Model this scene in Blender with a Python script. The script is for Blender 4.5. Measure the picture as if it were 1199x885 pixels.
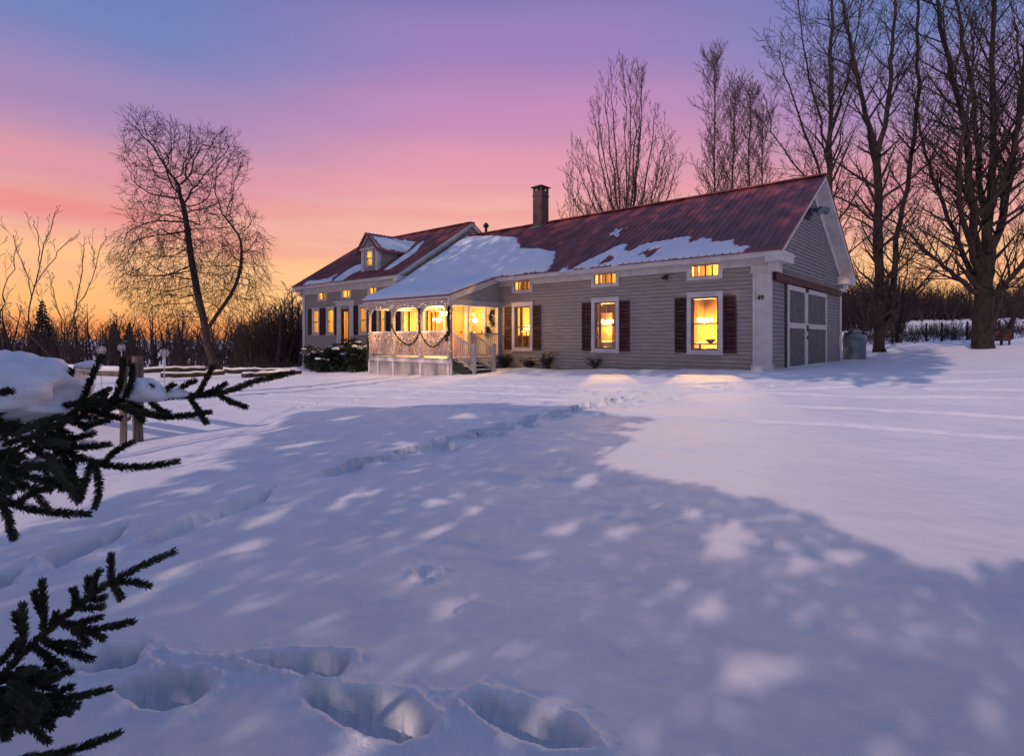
import bpy, bmesh, math, random
import numpy as np
from mathutils import Vector, Matrix, noise as mnoise

for o in list(bpy.data.objects): bpy.data.objects.remove(o)
scn = bpy.context.scene
COL = scn.collection
R = math.radians

# ------------------------------------------------------------------ camera
FPX, CX, HY, CAMZ = 660.0, 600.0, 397.0, 1.5
cd = bpy.data.cameras.new('camera'); cam = bpy.data.objects.new('camera', cd); COL.objects.link(cam)
cam.location = (0, 0, CAMZ); cam.rotation_euler = (R(90), 0, 0)
cd.sensor_width = 36; cd.lens = FPX / 1199 * 36
cd.shift_y = -(442.5 - HY) / 1199; cd.shift_x = 0.0
cd.clip_start = 0.05; cd.clip_end = 6000
scn.camera = cam

# ------------------------------------------------------------------ exposure
vs = scn.view_settings
vs.view_transform = 'Standard'; vs.look = 'None'; vs.exposure = 0.1; vs.gamma = 1.0; vs.use_curve_mapping = False
scn.cycles.use_denoising = True
scn.cycles.max_bounces = 6; scn.cycles.diffuse_bounces = 3; scn.cycles.glossy_bounces = 3
scn.cycles.transparent_max_bounces = 12; scn.cycles.caustics_reflective = False; scn.cycles.caustics_refractive = False
scn.cycles.sample_clamp_indirect = 4.0

def s2l(c):
    return tuple((x / 255 / 12.92) if x / 255 <= .04045 else ((x / 255 + .055) / 1.055) ** 2.4 for x in c)

# ------------------------------------------------------------------ sun
SUNH = Vector((-.55, -.835, 0)).normalized(); SUN_EL = R(30)
TOSUN = Vector((SUNH.x * math.cos(SUN_EL), SUNH.y * math.cos(SUN_EL), math.sin(SUN_EL)))
sl = bpy.data.lights.new('sun', 'SUN'); sun = bpy.data.objects.new('sun', sl); COL.objects.link(sun)
sl.energy = 1.95; sl.angle = R(.4); sl.color = (1.0, .71, .62)
sun.rotation_euler = TOSUN.to_track_quat('Z', 'Y').to_euler(); sun.location = (-10, -15, 30)

# ------------------------------------------------------------------ world: dusk sky
world = bpy.data.worlds.new('World'); scn.world = world; world.use_nodes = True
nt = world.node_tree; nt.nodes.clear()
def N(t, kind, **kw):
    n = t.nodes.new(kind)
    for k, v in kw.items(): setattr(n, k, v)
    return n
def ramp(t, stops, inp=None, interp='EASE'):
    n = t.nodes.new('ShaderNodeValToRGB'); cr = n.color_ramp; cr.interpolation = interp
    while len(cr.elements) < len(stops): cr.elements.new(0.5)
    for e, (p, c) in zip(cr.elements, stops):
        e.position = p; e.color = (*c, 1) if len(c) == 3 else c
    if inp is not None: t.links.new(inp, n.inputs[0])
    return n
def math_(t, op, a, b=None, c=None, clamp=False):
    n = t.nodes.new('ShaderNodeMath'); n.operation = op; n.use_clamp = clamp
    for i, v in enumerate((a, b, c)):
        if v is None: continue
        if isinstance(v, (int, float)): n.inputs[i].default_value = v
        else: t.links.new(v, n.inputs[i])
    return n.outputs[0]
def mixc(t, f, a, b, mode='MIX'):
    n = t.nodes.new('ShaderNodeMix'); n.data_type = 'RGBA'; n.blend_type = mode
    for s, v in ((n.inputs[0], f), (n.inputs[6], a), (n.inputs[7], b)):
        if isinstance(v, (int, float)): s.default_value = v
        elif isinstance(v, tuple): s.default_value = (*v, 1) if len(v) == 3 else v
        else: t.links.new(v, s)
    return n.outputs[2]
tc = N(nt, 'ShaderNodeTexCoord'); sep = N(nt, 'ShaderNodeSeparateXYZ'); nt.links.new(tc.outputs['Generated'], sep.inputs[0])
X_, Y_, Z_ = sep.outputs
az = math_(nt, 'ARCTAN2', X_, Y_)                       # 0 ahead, + right
mp = N(nt, 'ShaderNodeMapping'); mp.inputs['Scale'].default_value = (1.0, 1.0, 5.0); nt.links.new(tc.outputs['Generated'], mp.inputs[0])
nz = N(nt, 'ShaderNodeTexNoise'); nz.inputs['Scale'].default_value = 1.6; nz.inputs['Detail'].default_value = 3; nt.links.new(mp.outputs[0], nz.inputs['Vector'])
zz = math_(nt, 'ADD', Z_, math_(nt, 'MULTIPLY', math_(nt, 'SUBTRACT', nz.outputs[0], .5), .07))
L = s2l
r_c = ramp(nt, [(0, L((250, 170, 96))), (.05, L((253, 198, 130))), (.12, L((250, 196, 145))), (.2, L((240, 176, 164))), (.29, L((220, 152, 172))), (.37, L((192, 138, 180))), (.46, L((154, 126, 182))), (.56, L((108, 113, 172))), (.7, L((102, 118, 166))), (1, L((104, 130, 190)))], zz)
r_l = ramp(nt, [(0, L((240, 146, 84))), (.05, L((251, 184, 118))), (.12, L((250, 190, 138))), (.18, L((232, 168, 158))), (.24, L((212, 152, 166))), (.32, L((160, 134, 180))), (.42, L((112, 128, 182))), (.55, L((92, 114, 172))), (.7, L((102, 118, 166))), (1, L((104, 130, 190)))], zz)
r_b = ramp(nt, [(0, L((160, 150, 168))), (.15, L((152, 150, 172))), (.4, L((124, 138, 168))), (1, L((104, 130, 190)))], zz)
# pink core is slightly right of centre and spreads with height
dcen = math_(nt, 'ABSOLUTE', math_(nt, 'SUBTRACT', az, .02))
fac_side = ramp(nt, [(0.1, (0, 0, 0)), (.62, (1, 1, 1))], dcen).outputs[0]
front = mixc(nt, fac_side, r_c.outputs[0], r_l.outputs[0])
fb = ramp(nt, [(.3, (1, 1, 1)), (.62, (0, 0, 0))], math_(nt, 'MULTIPLY_ADD', Y_, .5, .5)).outputs[0]
skyc = mixc(nt, fb, front, r_b.outputs[0])
# low red streaks of cloud
mp2 = N(nt, 'ShaderNodeMapping'); mp2.inputs['Scale'].default_value = (1.2, 1.2, 13.0); mp2.inputs['Rotation'].default_value = (0, R(2), 0)
nt.links.new(tc.outputs['Generated'], mp2.inputs[0])
n2 = N(nt, 'ShaderNodeTexNoise'); n2.inputs['Scale'].default_value = 1.5; n2.inputs['Detail'].default_value = 4; n2.inputs['Distortion'].default_value = .3
nt.links.new(mp2.outputs[0], n2.inputs['Vector'])
cl = ramp(nt, [(.47, (0, 0, 0)), (.62, (1, 1, 1))], n2.outputs[0]).outputs[0]
band = ramp(nt, [(.06, (0, 0, 0)), (.12, (1, 1, 1)), (.2, (1, 1, 1)), (.3, (.0, .0, .0))], Z_).outputs[0]
cf = math_(nt, 'MULTIPLY', math_(nt, 'MULTIPLY', cl, band), .30)
skyc = mixc(nt, cf, skyc, L((228, 134, 136)))
# one longer red bank low on the left
bz = ramp(nt, [(.14, (0, 0, 0)), (.162, (1, 1, 1)), (.175, (1, 1, 1)), (.2, (0, 0, 0))], math_(nt, 'ADD', Z_, math_(nt, 'MULTIPLY', math_(nt, 'ADD', az, .6), .10))).outputs[0]
bl = ramp(nt, [(.0, (1, 1, 1)), (.42, (1, 1, 1)), (.56, (0, 0, 0))], math_(nt, 'ADD', az, .9)).outputs[0]
skyc = mixc(nt, math_(nt, 'MULTIPLY', math_(nt, 'MULTIPLY', bz, bl), math_(nt, "MULTIPLY_ADD", n2.outputs[0], .6, .0)), skyc, L((230, 116, 120)))
bg = N(nt, 'ShaderNodeBackground'); bg.inputs[1].default_value = 1.0
nt.links.new(skyc, bg.inputs[0])
wo = N(nt, 'ShaderNodeOutputWorld'); nt.links.new(bg.outputs[0], wo.inputs[0])

# ------------------------------------------------------------------ helpers
rnd = random.Random(7)
def tag(o, label=None, cat=None, group=None, kind=None):
    if label: o['label'] = label
    if cat: o['category'] = cat
    if group: o['group'] = group
    if kind: o['kind'] = kind
    return o
def empty(name, loc=(0, 0, 0), rz=0, **kw):
    o = bpy.data.objects.new(name, None); COL.objects.link(o); o.location = loc; o.rotation_euler = (0, 0, rz)
    o.empty_display_size = .2
    return tag(o, **kw)

class MB:
    def __init__(s): s.v = []; s.f = []
    def add(s, vs, fs):
        k = len(s.v); s.v += [tuple(p) for p in vs]; s.f += [tuple(i + k for i in f) for f in fs]; return s
    def box(s, x0, x1, y0, y1, z0, z1):
        if x0 > x1: x0, x1 = x1, x0
        if y0 > y1: y0, y1 = y1, y0
        if z0 > z1: z0, z1 = z1, z0
        return s.add([(x0, y0, z0), (x1, y0, z0), (x1, y1, z0), (x0, y1, z0), (x0, y0, z1), (x1, y0, z1), (x1, y1, z1), (x0, y1, z1)],
                     [(0, 3, 2, 1), (4, 5, 6, 7), (0, 1, 5, 4), (1, 2, 6, 5), (2, 3, 7, 6), (3, 0, 4, 7)])
    def hexa(s, p8):
        return s.add(p8, [(0, 3, 2, 1), (4, 5, 6, 7), (0, 1, 5, 4), (1, 2, 6, 5), (2, 3, 7, 6), (3, 0, 4, 7)])
    def prism(s, poly, d):     # poly: list of 3D points, extruded by vector d
        n = len(poly); d = Vector(d)
        return s.add([Vector(p) for p in poly] + [Vector(p) + d for p in poly],
                     [tuple(range(n))[::-1], tuple(range(n, 2 * n))] + [(i, (i + 1) % n, n + (i + 1) % n, n + i) for i in range(n)])
    def beam(s, a, b, w, h):   # rectangular bar between two points, w horizontal, h vertical-ish
        a = Vector(a); b = Vector(b); d = (b - a).normalized()
        up = Vector((0, 0, 1)) if abs(d.z) < .95 else Vector((0, 1, 0))
        sx = d.cross(up).normalized() * (w / 2); sy = sx.cross(d).normalized() * (h / 2)
        c = []
        for p in (a, b): c += [p - sx - sy, p + sx - sy, p + sx + sy, p - sx + sy]
        return s.add(c, [(0, 3, 2, 1), (4, 5, 6, 7), (0, 1, 5, 4), (1, 2, 6, 5), (2, 3, 7, 6), (3, 0, 4, 7)])
    def tube(s, pts, rad, n=6, cap=True):
        pts = [Vector(p) for p in pts]; m = len(pts)
        if not hasattr(rad, '__len__'): rad = [rad] * m
        k = len(s.v); ref = Vector((.31, .52, .79)) if abs((pts[-1] - pts[0]).normalized().dot(Vector((.31, .52, .79)).normalized())) < .9 else Vector((1, 0, 0))
        for i, p in enumerate(pts):
            d = (pts[min(i + 1, m - 1)] - pts[max(i - 1, 0)])
            if d.length < 1e-9: d = Vector((0, 0, 1))
            d.normalize(); a = d.cross(ref).normalized(); b = d.cross(a); ref_ = a
            r = rad[i]
            for j in range(n):
                t = 2 * math.pi * j / n
                q = p + a * (r * math.cos(t)) + b * (r * math.sin(t)); s.v.append((q.x, q.y, q.z))
        for i in range(m - 1):
            for j in range(n):
                a0 = k + i * n + j; a1 = k + i * n + (j + 1) % n
                s.f.append((a0, a1, a1 + n, a0 + n))
        if cap and n > 3:
            s.f.append(tuple(k + j for j in range(n))[::-1]); s.f.append(tuple(k + (m - 1) * n + j for j in range(n)))
        return s
    def lathe(s, prof, c=(0, 0, 0), n=20):
        k = len(s.v); cx, cy, cz = c
        for r, z in prof:
            for j in range(n):
                t = 2 * math.pi * j / n; s.v.append((cx + r * math.cos(t), cy + r * math.sin(t), cz + z))
        for i in range(len(prof) - 1):
            for j in range(n):
                a0 = k + i * n + j; a1 = k + i * n + (j + 1) % n; s.f.append((a0, a1, a1 + n, a0 + n))
        s.f.append(tuple(k + j for j in range(n))[::-1]); s.f.append(tuple(k + (len(prof) - 1) * n + j for j in range(n)))
        return s
    def ball(s, c, r, n=8, m=6, sz=1.0):
        prof = [(max(1e-4, r * math.sin(math.pi * i / m)), -r * sz * math.cos(math.pi * i / m)) for i in range(m + 1)]
        return s.lathe(prof, c, n)
    def build(s, name, mat, parent=None, smooth=False, fix=True):
        me = bpy.data.meshes.new(name); me.from_pydata(s.v, [], s.f)
        if fix and len(s.f) < 60000:
            bm = bmesh.new(); bm.from_mesh(me); bmesh.ops.recalc_face_normals(bm, faces=bm.faces); bm.to_mesh(me); bm.free()
        if mat: me.materials.append(mat)
        if smooth: me.polygons.foreach_set('use_smooth', [True] * len(me.polygons))
        me.update()
        o = bpy.data.objects.new(name, me); COL.objects.link(o)
        if parent: o.parent = parent
        return o
def mesh_np(name, V, F, mat, parent=None, smooth=False):
    me = bpy.data.meshes.new(name); nv = len(V); nf = len(F); k = F.shape[1]
    me.vertices.add(nv); me.vertices.foreach_set('co', np.asarray(V, np.float32).ravel())
    me.loops.add(nf * k); me.loops.foreach_set('vertex_index', np.asarray(F, np.int32).ravel())
    me.polygons.add(nf); me.polygons.foreach_set('loop_start', np.arange(0, nf * k, k, dtype=np.int32))
    if smooth: me.polygons.foreach_set('use_smooth', np.ones(nf, bool))
    me.update(calc_edges=True); me.validate()
    if mat: me.materials.append(mat)
    o = bpy.data.objects.new(name, me); COL.objects.link(o)
    if parent: o.parent = parent
    return o

# ------------------------------------------------------------------ materials
def mat(name, col, rough=.6, var=.15, scale=8, bump=0, bscale=30, metallic=0, col2=None, stretch=None, spec=.4, coord='Object'):
    m = bpy.data.materials.new(name); m.use_nodes = True; t = m.node_tree; b = t.nodes['Principled BSDF']
    b.inputs['Roughness'].default_value = rough; b.inputs['Metallic'].default_value = metallic
    b.inputs['Specular IOR Level'].default_value = spec
    tcn = N(t, 'ShaderNodeTexCoord'); mpn = N(t, 'ShaderNodeMapping'); t.links.new(tcn.outputs[coord], mpn.inputs[0])
    if stretch: mpn.inputs['Scale'].default_value = stretch
    nn = N(t, 'ShaderNodeTexNoise'); nn.inputs['Scale'].default_value = scale; nn.inputs['Detail'].default_value = 6; t.links.new(mpn.outputs[0], nn.inputs['Vector'])
    c2 = col2 or tuple(x * (1 - var * 2) for x in col)
    rr = ramp(t, [(.32, c2), (.68, tuple(min(1, x * (1 + var)) for x in col))], nn.outputs[0], 'LINEAR')
    t.links.new(rr.outputs[0], b.inputs['Base Color'])
    if bump:
        n3 = N(t, 'ShaderNodeTexNoise'); n3.inputs['Scale'].default_value = bscale; n3.inputs['Detail'].default_value = 5; t.links.new(mpn.outputs[0], n3.inputs['Vector'])
        bp = N(t, 'ShaderNodeBump'); bp.inputs['Strength'].default_value = bump; bp.inputs['Distance'].default_value = .02
        t.links.new(n3.outputs[0], bp.inputs['Height']); t.links.new(bp.outputs[0], b.inputs['Normal'])
    m['b'] = 1
    return m
def emis(name, col, st):
    m = bpy.data.materials.new(name); m.use_nodes = True; b = m.node_tree.nodes['Principled BSDF']
    b.inputs['Base Color'].default_value = (*col, 1); b.inputs['Emission Color'].default_value = (*col, 1); b.inputs['Emission Strength'].default_value = st
    return m
def snow_mat(name, bump=.5, fine=60):
    m = bpy.data.materials.new(name); m.use_nodes = True; t = m.node_tree; b = t.nodes['Principled BSDF']
    b.inputs['Roughness'].default_value = .75; b.inputs['Specular IOR Level'].default_value = .2
    b.inputs['Subsurface Weight'].default_value = .0
    tcn = N(t, 'ShaderNodeTexCoord')
    nn = N(t, 'ShaderNodeTexNoise'); nn.inputs['Scale'].default_value = .7; nn.inputs['Detail'].default_value = 5; t.links.new(tcn.outputs['Object'], nn.inputs['Vector'])
    rr = ramp(t, [(.3, (.80, .82, .86)), (.7, (.88, .89, .91))], nn.outputs[0]); t.links.new(rr.outputs[0], b.inputs['Base Color'])
    n3 = N(t, 'ShaderNodeTexNoise'); n3.inputs['Scale'].default_value = fine; n3.inputs['Detail'].default_value = 8; n3.inputs['Roughness'].default_value = .7; t.links.new(tcn.outputs['Object'], n3.inputs['Vector'])
    n4 = N(t, 'ShaderNodeTexNoise'); n4.inputs['Scale'].default_value = 5; n4.inputs['Detail'].default_value = 6; t.links.new(tcn.outputs['Object'], n4.inputs['Vector'])
    hsum = math_(t, 'MULTIPLY_ADD', n4.outputs[0], 2.5, n3.outputs[0])
    bp = N(t, 'ShaderNodeBump'); bp.inputs['Strength'].default_value = bump; bp.inputs['Distance'].default_value = .014
    t.links.new(hsum, bp.inputs['Height']); t.links.new(bp.outputs[0], b.inputs['Normal'])
    return m
M = {}
M['snow'] = snow_mat('snow_ground_surface', .8, 110)
M['snow2'] = snow_mat('snow_soft', .5, 40)
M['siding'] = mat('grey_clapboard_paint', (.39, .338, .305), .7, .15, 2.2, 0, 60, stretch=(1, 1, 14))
M['siding_shaded'] = mat('grey_clapboard_gable_shaded', (.29, .27, .275), .7, .14, 2.2, 0, 60, stretch=(1, 1, 14))  # gable copy of the clapboard paint, its shade put into a darker colour
M['trim'] = mat('white_trim_paint', (.66, .62, .60), .55, .08, 3, .1, 40)
M['roof'] = mat('red_metal_roof', (.28, .08, .08), .5, .22, 1.6, .12, 14, metallic=.1, stretch=(1.4, .35, 1), spec=.6)
M['shutter'] = mat('dark_maroon_shutter_paint', (.065, .018, .018), .6, .2, 6)
M['shutter_b'] = mat('near_black_shutter_paint', (.018, .014, .018), .6, .2, 6)
M['track'] = mat('dark_red_header_paint', (.07, .022, .026), .6, .25, 5, .2, 30)
M['black'] = mat('black_iron', (.012, .012, .013), .5, .1, 8)
M['brickdark'] = None
M['wood'] = mat('weathered_grey_wood', (.17, .135, .105), .85, .3, 5, .8, 25, stretch=(3, 3, .6))
M['deck'] = mat('painted_porch_timber', (.5, .45, .43), .6, .12, 4)
M['door_grey'] = mat('grey_door_boards', (.13, .13, .135), .7, .15, 4, .2, 40)
M['bark'] = mat('dark_brown_bark', (.026, .019, .017), .9, .35, 6, .9, 18, stretch=(2, 2, .5))
M['bark_p'] = mat('grey_brown_bark', (.05, .036, .034), .9, .3, 6, .6, 18, stretch=(2, 2, .5))
M['twig'] = mat('fine_brown_twigs', (.038, .025, .024), .9, .25, 5)
M['twig_pale'] = mat('pale_sapling_bark', (.16, .12, .12), .85, .25, 5)
M['twig_pk'] = mat('pinkish_brown_twigs', (.10, .055, .06), .9, .25, 5)
M['thicket'] = mat('dense_brown_brush', (.035, .022, .024), .95, .3, 3)
M['needle'] = mat('spruce_needles', (.05, .06, .034), .65, .35, 25)
M['needle_b'] = mat('spruce_twig_bark', (.05, .032, .022), .85, .25, 25)
M['conifer'] = mat('dark_evergreen_foliage', (.018, .028, .022), .9, .3, 4)
M['leaf'] = mat('broad_evergreen_leaves', (.022, .035, .018), .5, .35, 12)
M['garland'] = mat('evergreen_garland', (.018, .028, .016), .7, .35, 20)
M['tank'] = mat('blue_grey_tank_paint', (.13, .165, .20), .5, .12, 3)
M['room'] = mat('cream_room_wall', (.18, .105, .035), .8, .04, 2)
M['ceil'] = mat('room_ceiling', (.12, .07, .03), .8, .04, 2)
M['floorw'] = mat('brown_floor_boards', (.08, .04, .02), .5, .2, 4)
M['furn'] = mat('brown_furniture_wood', (.05, .016, .006), .5, .25, 5)
M['curtain'] = mat('cream_curtain_cloth', (.2, .13, .06), .9, .1, 10)
M['rust'] = mat('red_brown_crate_boards', (.09, .03, .025), .8, .3, 5, .3, 30)
M['sash'] = mat('grey_brown_sash_backlit', (.2, .165, .155), .6, .1, 6)  # grey-brown sash, darkened in its colour to look backlit
M['willow'] = mat('pale_bent_willow', (.62, .5, .46), .8, .2, 12)
M['bulb'] = emis('warm_bulb', (1, .62, .3), 9)
M['lampglow'] = emis('lamp_glass_lit', (1, .72, .34), 9)
M['shadeglow'] = emis('lamp_shade_lit', (1, .6, .2), 3.0)
M['globe'] = mat('pale_wire_globe', (.45, .43, .45), .5, .1, 10)
M['doory'] = mat('yellow_painted_door', (.42, .24, .075), .5, .08, 3)

def brick_mat():
    m = bpy.data.materials.new('dark_chimney_brick'); m.use_nodes = True; t = m.node_tree; b = t.nodes['Principled BSDF']; b.inputs['Roughness'].default_value = .85
    tcn = N(t, 'ShaderNodeTexCoord'); sx = N(t, 'ShaderNodeSeparateXYZ'); t.links.new(tcn.outputs['Object'], sx.inputs[0])
    cb = N(t, 'ShaderNodeCombineXYZ'); t.links.new(math_(t, 'ADD', sx.outputs[0], sx.outputs[1]), cb.inputs[0]); t.links.new(sx.outputs[2], cb.inputs[1])
    br = N(t, 'ShaderNodeTexBrick'); t.links.new(cb.outputs[0], br.inputs['Vector'])
    br.inputs['Color1'].default_value = (.13, .045, .035, 1); br.inputs['Color2'].default_value = (.07, .028, .026, 1); br.inputs['Mortar'].default_value = (.13, .11, .10, 1)
    br.inputs['Scale'].default_value = 1; br.inputs['Brick Width'].default_value = .21; br.inputs['Row Height'].default_value = .075; br.inputs['Mortar Size'].default_value = .008
    t.links.new(br.outputs[0], b.inputs['Base Color'])
    return m
M['brick'] = brick_mat()
def glass_mat():
    m = bpy.data.materials.new('window_glass'); m.use_nodes = True; t = m.node_tree; t.nodes.clear()
    tr = N(t, 'ShaderNodeBsdfTransparent'); tr.inputs[0].default_value = (.97, .96, .94, 1)
    gl = N(t, 'ShaderNodeBsdfGlossy'); gl.inputs['Roughness'].default_value = .02
    mx = N(t, 'ShaderNodeMixShader'); mx.inputs[0].default_value = .07
    t.links.new(tr.outputs[0], mx.inputs[1]); t.links.new(gl.outputs[0], mx.inputs[2])
    o = N(t, 'ShaderNodeOutputMaterial'); t.links.new(mx.outputs[0], o.inputs[0]); return m
M['glass'] = glass_mat()

# ------------------------------------------------------------------ terrain
HX, HYY, HA = 7.34, 16.1, R(-41.3)
CU, SU = .7513, .660
def H2W(x, y):            # house-local (x right along facade, y depth) to world
    return HX + CU * x + SU * y, HYY - SU * x + CU * y
CP = [(0, 0, 0), (-2, 2, 0), (2, 2, 0), (4, 1, .02), (-5, 3, .02), (6, 4, .08), (0, 5, .05), (-5, 7.6, .1), (4, 8, .22), (0, 10, .2), (8, 9, .4), (14, 12, .75),
      (*H2W(0, -1), .58), (*H2W(-5, -.6), .45), (*H2W(-9.5, -.6), .30), (*H2W(-12, -3.2), .05), (*H2W(-15.6, -3.2), 0), (*H2W(-20, -1), -.12), (*H2W(-26, -1), -.2),
      (*H2W(.8, 4), .62), (*H2W(.8, 9.1), .72), (*H2W(-10, 12), .6), (*H2W(-26, 12), -.1),
      (17, 26, .87), (20, 24, 1.12), (28, 30, 1.4), (22, 15, 1.0), (-5, 16, .0), (-14, 18, .0), (-15, 28, -.03), (-22, 14, 0), (-9, 26, -.08),
      (-30, 40, -.6), (-60, 40, -1), (-30, 70, -1.6), (-60, 90, -2), (0, 70, .5), (30, 60, 1.9), (60, 60, 3), (50, 100, 3.6), (100, 110, 6), (0, 110, 0), (80, 30, 3),
      (-50, 0, -.5), (50, 0, 1), (0, -40, -.5), (-40, -40, -1), (40, -40, 0), (10, -5, .05), (-10, -5, 0)]
_P = np.array([(a, b) for a, b, _ in CP], float); _Zc = np.array([c for *_, c in CP], float)
def _phi(r): return np.where(r > 1e-9, r * r * np.log(r + 1e-12), 0)
_n = len(CP); _A = np.zeros((_n + 3, _n + 3))
_A[:_n, :_n] = _phi(np.linalg.norm(_P[:, None] - _P[None], axis=2)) + np.eye(_n) * 6.0
_A[:_n, _n] = 1; _A[:_n, _n + 1:] = _P; _A[_n:, :_n] = _A[:_n, _n:].T
_W = np.linalg.solve(_A, np.r_[_Zc, 0, 0, 0])
def base_z(x, y):
    x = np.asarray(x, float); y = np.asarray(y, float); r = np.hypot(x, y); k = np.minimum(1, 130 / np.maximum(r, 1)); xs, ys = x * k, y * k
    z = _W[_n] + _W[_n + 1] * xs + _W[_n + 2] * ys
    for i in range(_n): z = z + _W[i] * _phi(np.hypot(xs - _P[i, 0], ys - _P[i, 1]))
    far = np.clip((r - 130) / 150, 0, 1); az = np.arctan2(x, y)
    hill = 10 * np.clip((az - .38) / .35, 0, 1) ** .8 * far ** 1.2 + 3 * far * np.sin(az * 5) - 3 * far
    return z * (1 - .4 * far) + hill
def gz(x, y): return float(base_z(np.array([x]), np.array([y]))[0])
def ray(px, py): return Vector(((px - CX) / FPX, 1.0, (HY - py) / FPX))
def at(px, Y, py=None):
    """world point seen at column px at depth Y (on the ground unless row py is given)"""
    x = (px - CX) / FPX * Y
    return Vector((x, Y, gz(x, Y) if py is None else CAMZ + (HY - py) / FPX * Y))
def p2g(px, py):
    d = ray(px, py); lo = .3; t = 1.5
    for i in range(60):
        z = gz(d.x * t, t); tn = (CAMZ - z) / max(1e-4, -d.z); t = .5 * t + .5 * min(tn, 60)
    return (d.x * t, t)

def vnoise(x, y, seed=0):      # smooth value noise, vectorised
    xi = np.floor(x).astype(np.int64); yi = np.floor(y).astype(np.int64); fx = x - xi; fy = y - yi
    fx = fx * fx * (3 - 2 * fx); fy = fy * fy * (3 - 2 * fy)
    def h(a, b):
        n = (a * 374761393 + b * 668265263 + seed * 974634777) & 0xFFFFFFFF
        n = ((n ^ (n >> 13)) * 1274126177) & 0xFFFFFFFF; n = n ^ (n >> 16)
        return (n & 0xFFFF) / 65535.0
    return (h(xi, yi) * (1 - fx) + h(xi + 1, yi) * fx) * (1 - fy) + (h(xi, yi + 1) * (1 - fx) + h(xi + 1, yi + 1) * fx) * fy
def fbm(x, y, o=4, seed=0):
    s = 0; a = 1; t = 0
    for i in range(o): s = s + a * vnoise(x * 2 ** i, y * 2 ** i, seed + i); t += a; a *= .5
    return s / t - .5
def sstep(a, b, x):
    t = np.clip((x - a) / (b - a), 0, 1); return t * t * (3 - 2 * t)

def sdf_poly(px, py, poly):
    poly = np.array(poly, float); d = np.full(px.shape, 1e9); ins = np.zeros(px.shape, bool); n = len(poly)
    for i in range(n):
        a = poly[i]; b = poly[(i + 1) % n]; ab = b - a; t = np.clip(((px - a[0]) * ab[0] + (py - a[1]) * ab[1]) / (ab @ ab + 1e-12), 0, 1)
        d = np.minimum(d, np.hypot(px - a[0] - t * ab[0], py - a[1] - t * ab[1]))
        c = ((a[1] > py) != (b[1] > py)) & (px < (b[0] - a[0]) * (py - a[1]) / (b[1] - a[1] + 1e-12) + a[0]); ins ^= c
    return np.where(ins, d, -d)
# prints in the near snow: pixel centre, pixel half length / half width, image angle
PRINTS = []
PITS = [([(131, 806), (150, 795), (190, 788), (235, 786), (250, 798), (249, 812), (225, 829), (195, 837), (165, 831), (145, 820)], .17),
        ([(262, 772), (300, 767), (360, 764), (411, 766), (411, 780), (396, 798), (375, 800), (340, 791), (306, 783)], .16),
        ([(80, 783), (105, 772), (120, 758), (172, 755), (166, 775), (140, 785), (100, 788)], .20),
        ([(352, 818), (358, 806), (420, 810), (480, 818), (512, 850), (502, 868), (470, 879), (430, 871), (390, 850), (365, 832)], .17),
        ([(540, 824), (562, 815), (615, 828), (672, 848), (690, 866), (700, 884), (640, 884), (600, 868), (562, 846)], .15),
        ([(45, 650), (100, 630), (150, 615), (147, 628), (100, 652), (66, 668)], .18), ([(-20, 674), (30, 666), (15, 684), (-10, 694)], .16),
        ([(150, 640), (200, 610), (260, 588), (325, 570), (312, 586), (240, 614), (190, 636)], .12), ([(484, 664), (496, 658), (514, 662), (506, 672), (490, 674)], .07),
        ([(165, 762), (200, 770), (262, 778), (300, 790), (262, 792), (200, 782)], .02)]
def px_trail(pts, step, jit, seed, L_, W_, D_):
    q = [p2g(*p) for p in pts]; r_ = random.Random(seed); out = []; acc = 0; side = 1
    for (x0, y0), (x1, y1) in zip(q, q[1:]):
        n = max(1, int(math.hypot(x1 - x0, y1 - y0) / step)); a = math.atan2(y1 - y0, x1 - x0)
        for i in range(n):
            f = (i + .5) / n; side = -side
            out.append((x0 + (x1 - x0) * f - math.sin(a) * jit * side, y0 + (y1 - y0) * f + math.cos(a) * jit * side, a + r_.uniform(-.2, .2), L_ * r_.uniform(.8, 1.2), W_ * r_.uniform(.8, 1.15), D_ * r_.uniform(.7, 1.2)))
    return out
prints = []
prints += px_trail([(385, 552), (440, 538), (520, 520), (620, 493), (680, 480), (745, 463)], .30, .09, 1, .24, .12, .17)
prints += px_trail([(500, 528), (560, 512), (640, 492), (700, 474)], .40, .16, 2, .20, .11, .12)
prints += px_trail([(720, 478), (820, 462), (900, 455), (985, 440)], .5, .12, 3, .17, .09, .05)
prints += px_trail([(560, 447), (620, 455), (720, 462), (860, 455)], .5, .14, 4, .17, .09, .05)
prints += px_trail([(330, 478), (420, 468), (500, 462), (640, 458)], .5, .2, 5, .2, .1, .05)

RUTS = [([(310, 470), (420, 476), (520, 478), (640, 484), (800, 490), (1000, 500), (1260, 520)], .045, .11),
        ([(300, 462), (430, 466), (560, 468), (700, 472), (860, 475), (1050, 482), (1260, 494)], .06, .11),
        ([(360, 452), (500, 458), (640, 463), (800, 463), (960, 456), (1100, 449), (1260, 444)], .07, .13),
        ([(420, 448), (560, 452), (700, 455), (860, 450), (1000, 444), (1120, 436), (1260, 428)], .06, .13),
        ([(700, 450), (860, 461), (1000, 466), (1130, 468), (1260, 470)], .05, .10),
        ([(900, 444), (1010, 452), (1100, 458), (1260, 460)], .06, .12),
        ([(200, 545), (270, 515), (330, 485), (370, 470), (470, 458)], .035, .10)]

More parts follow.
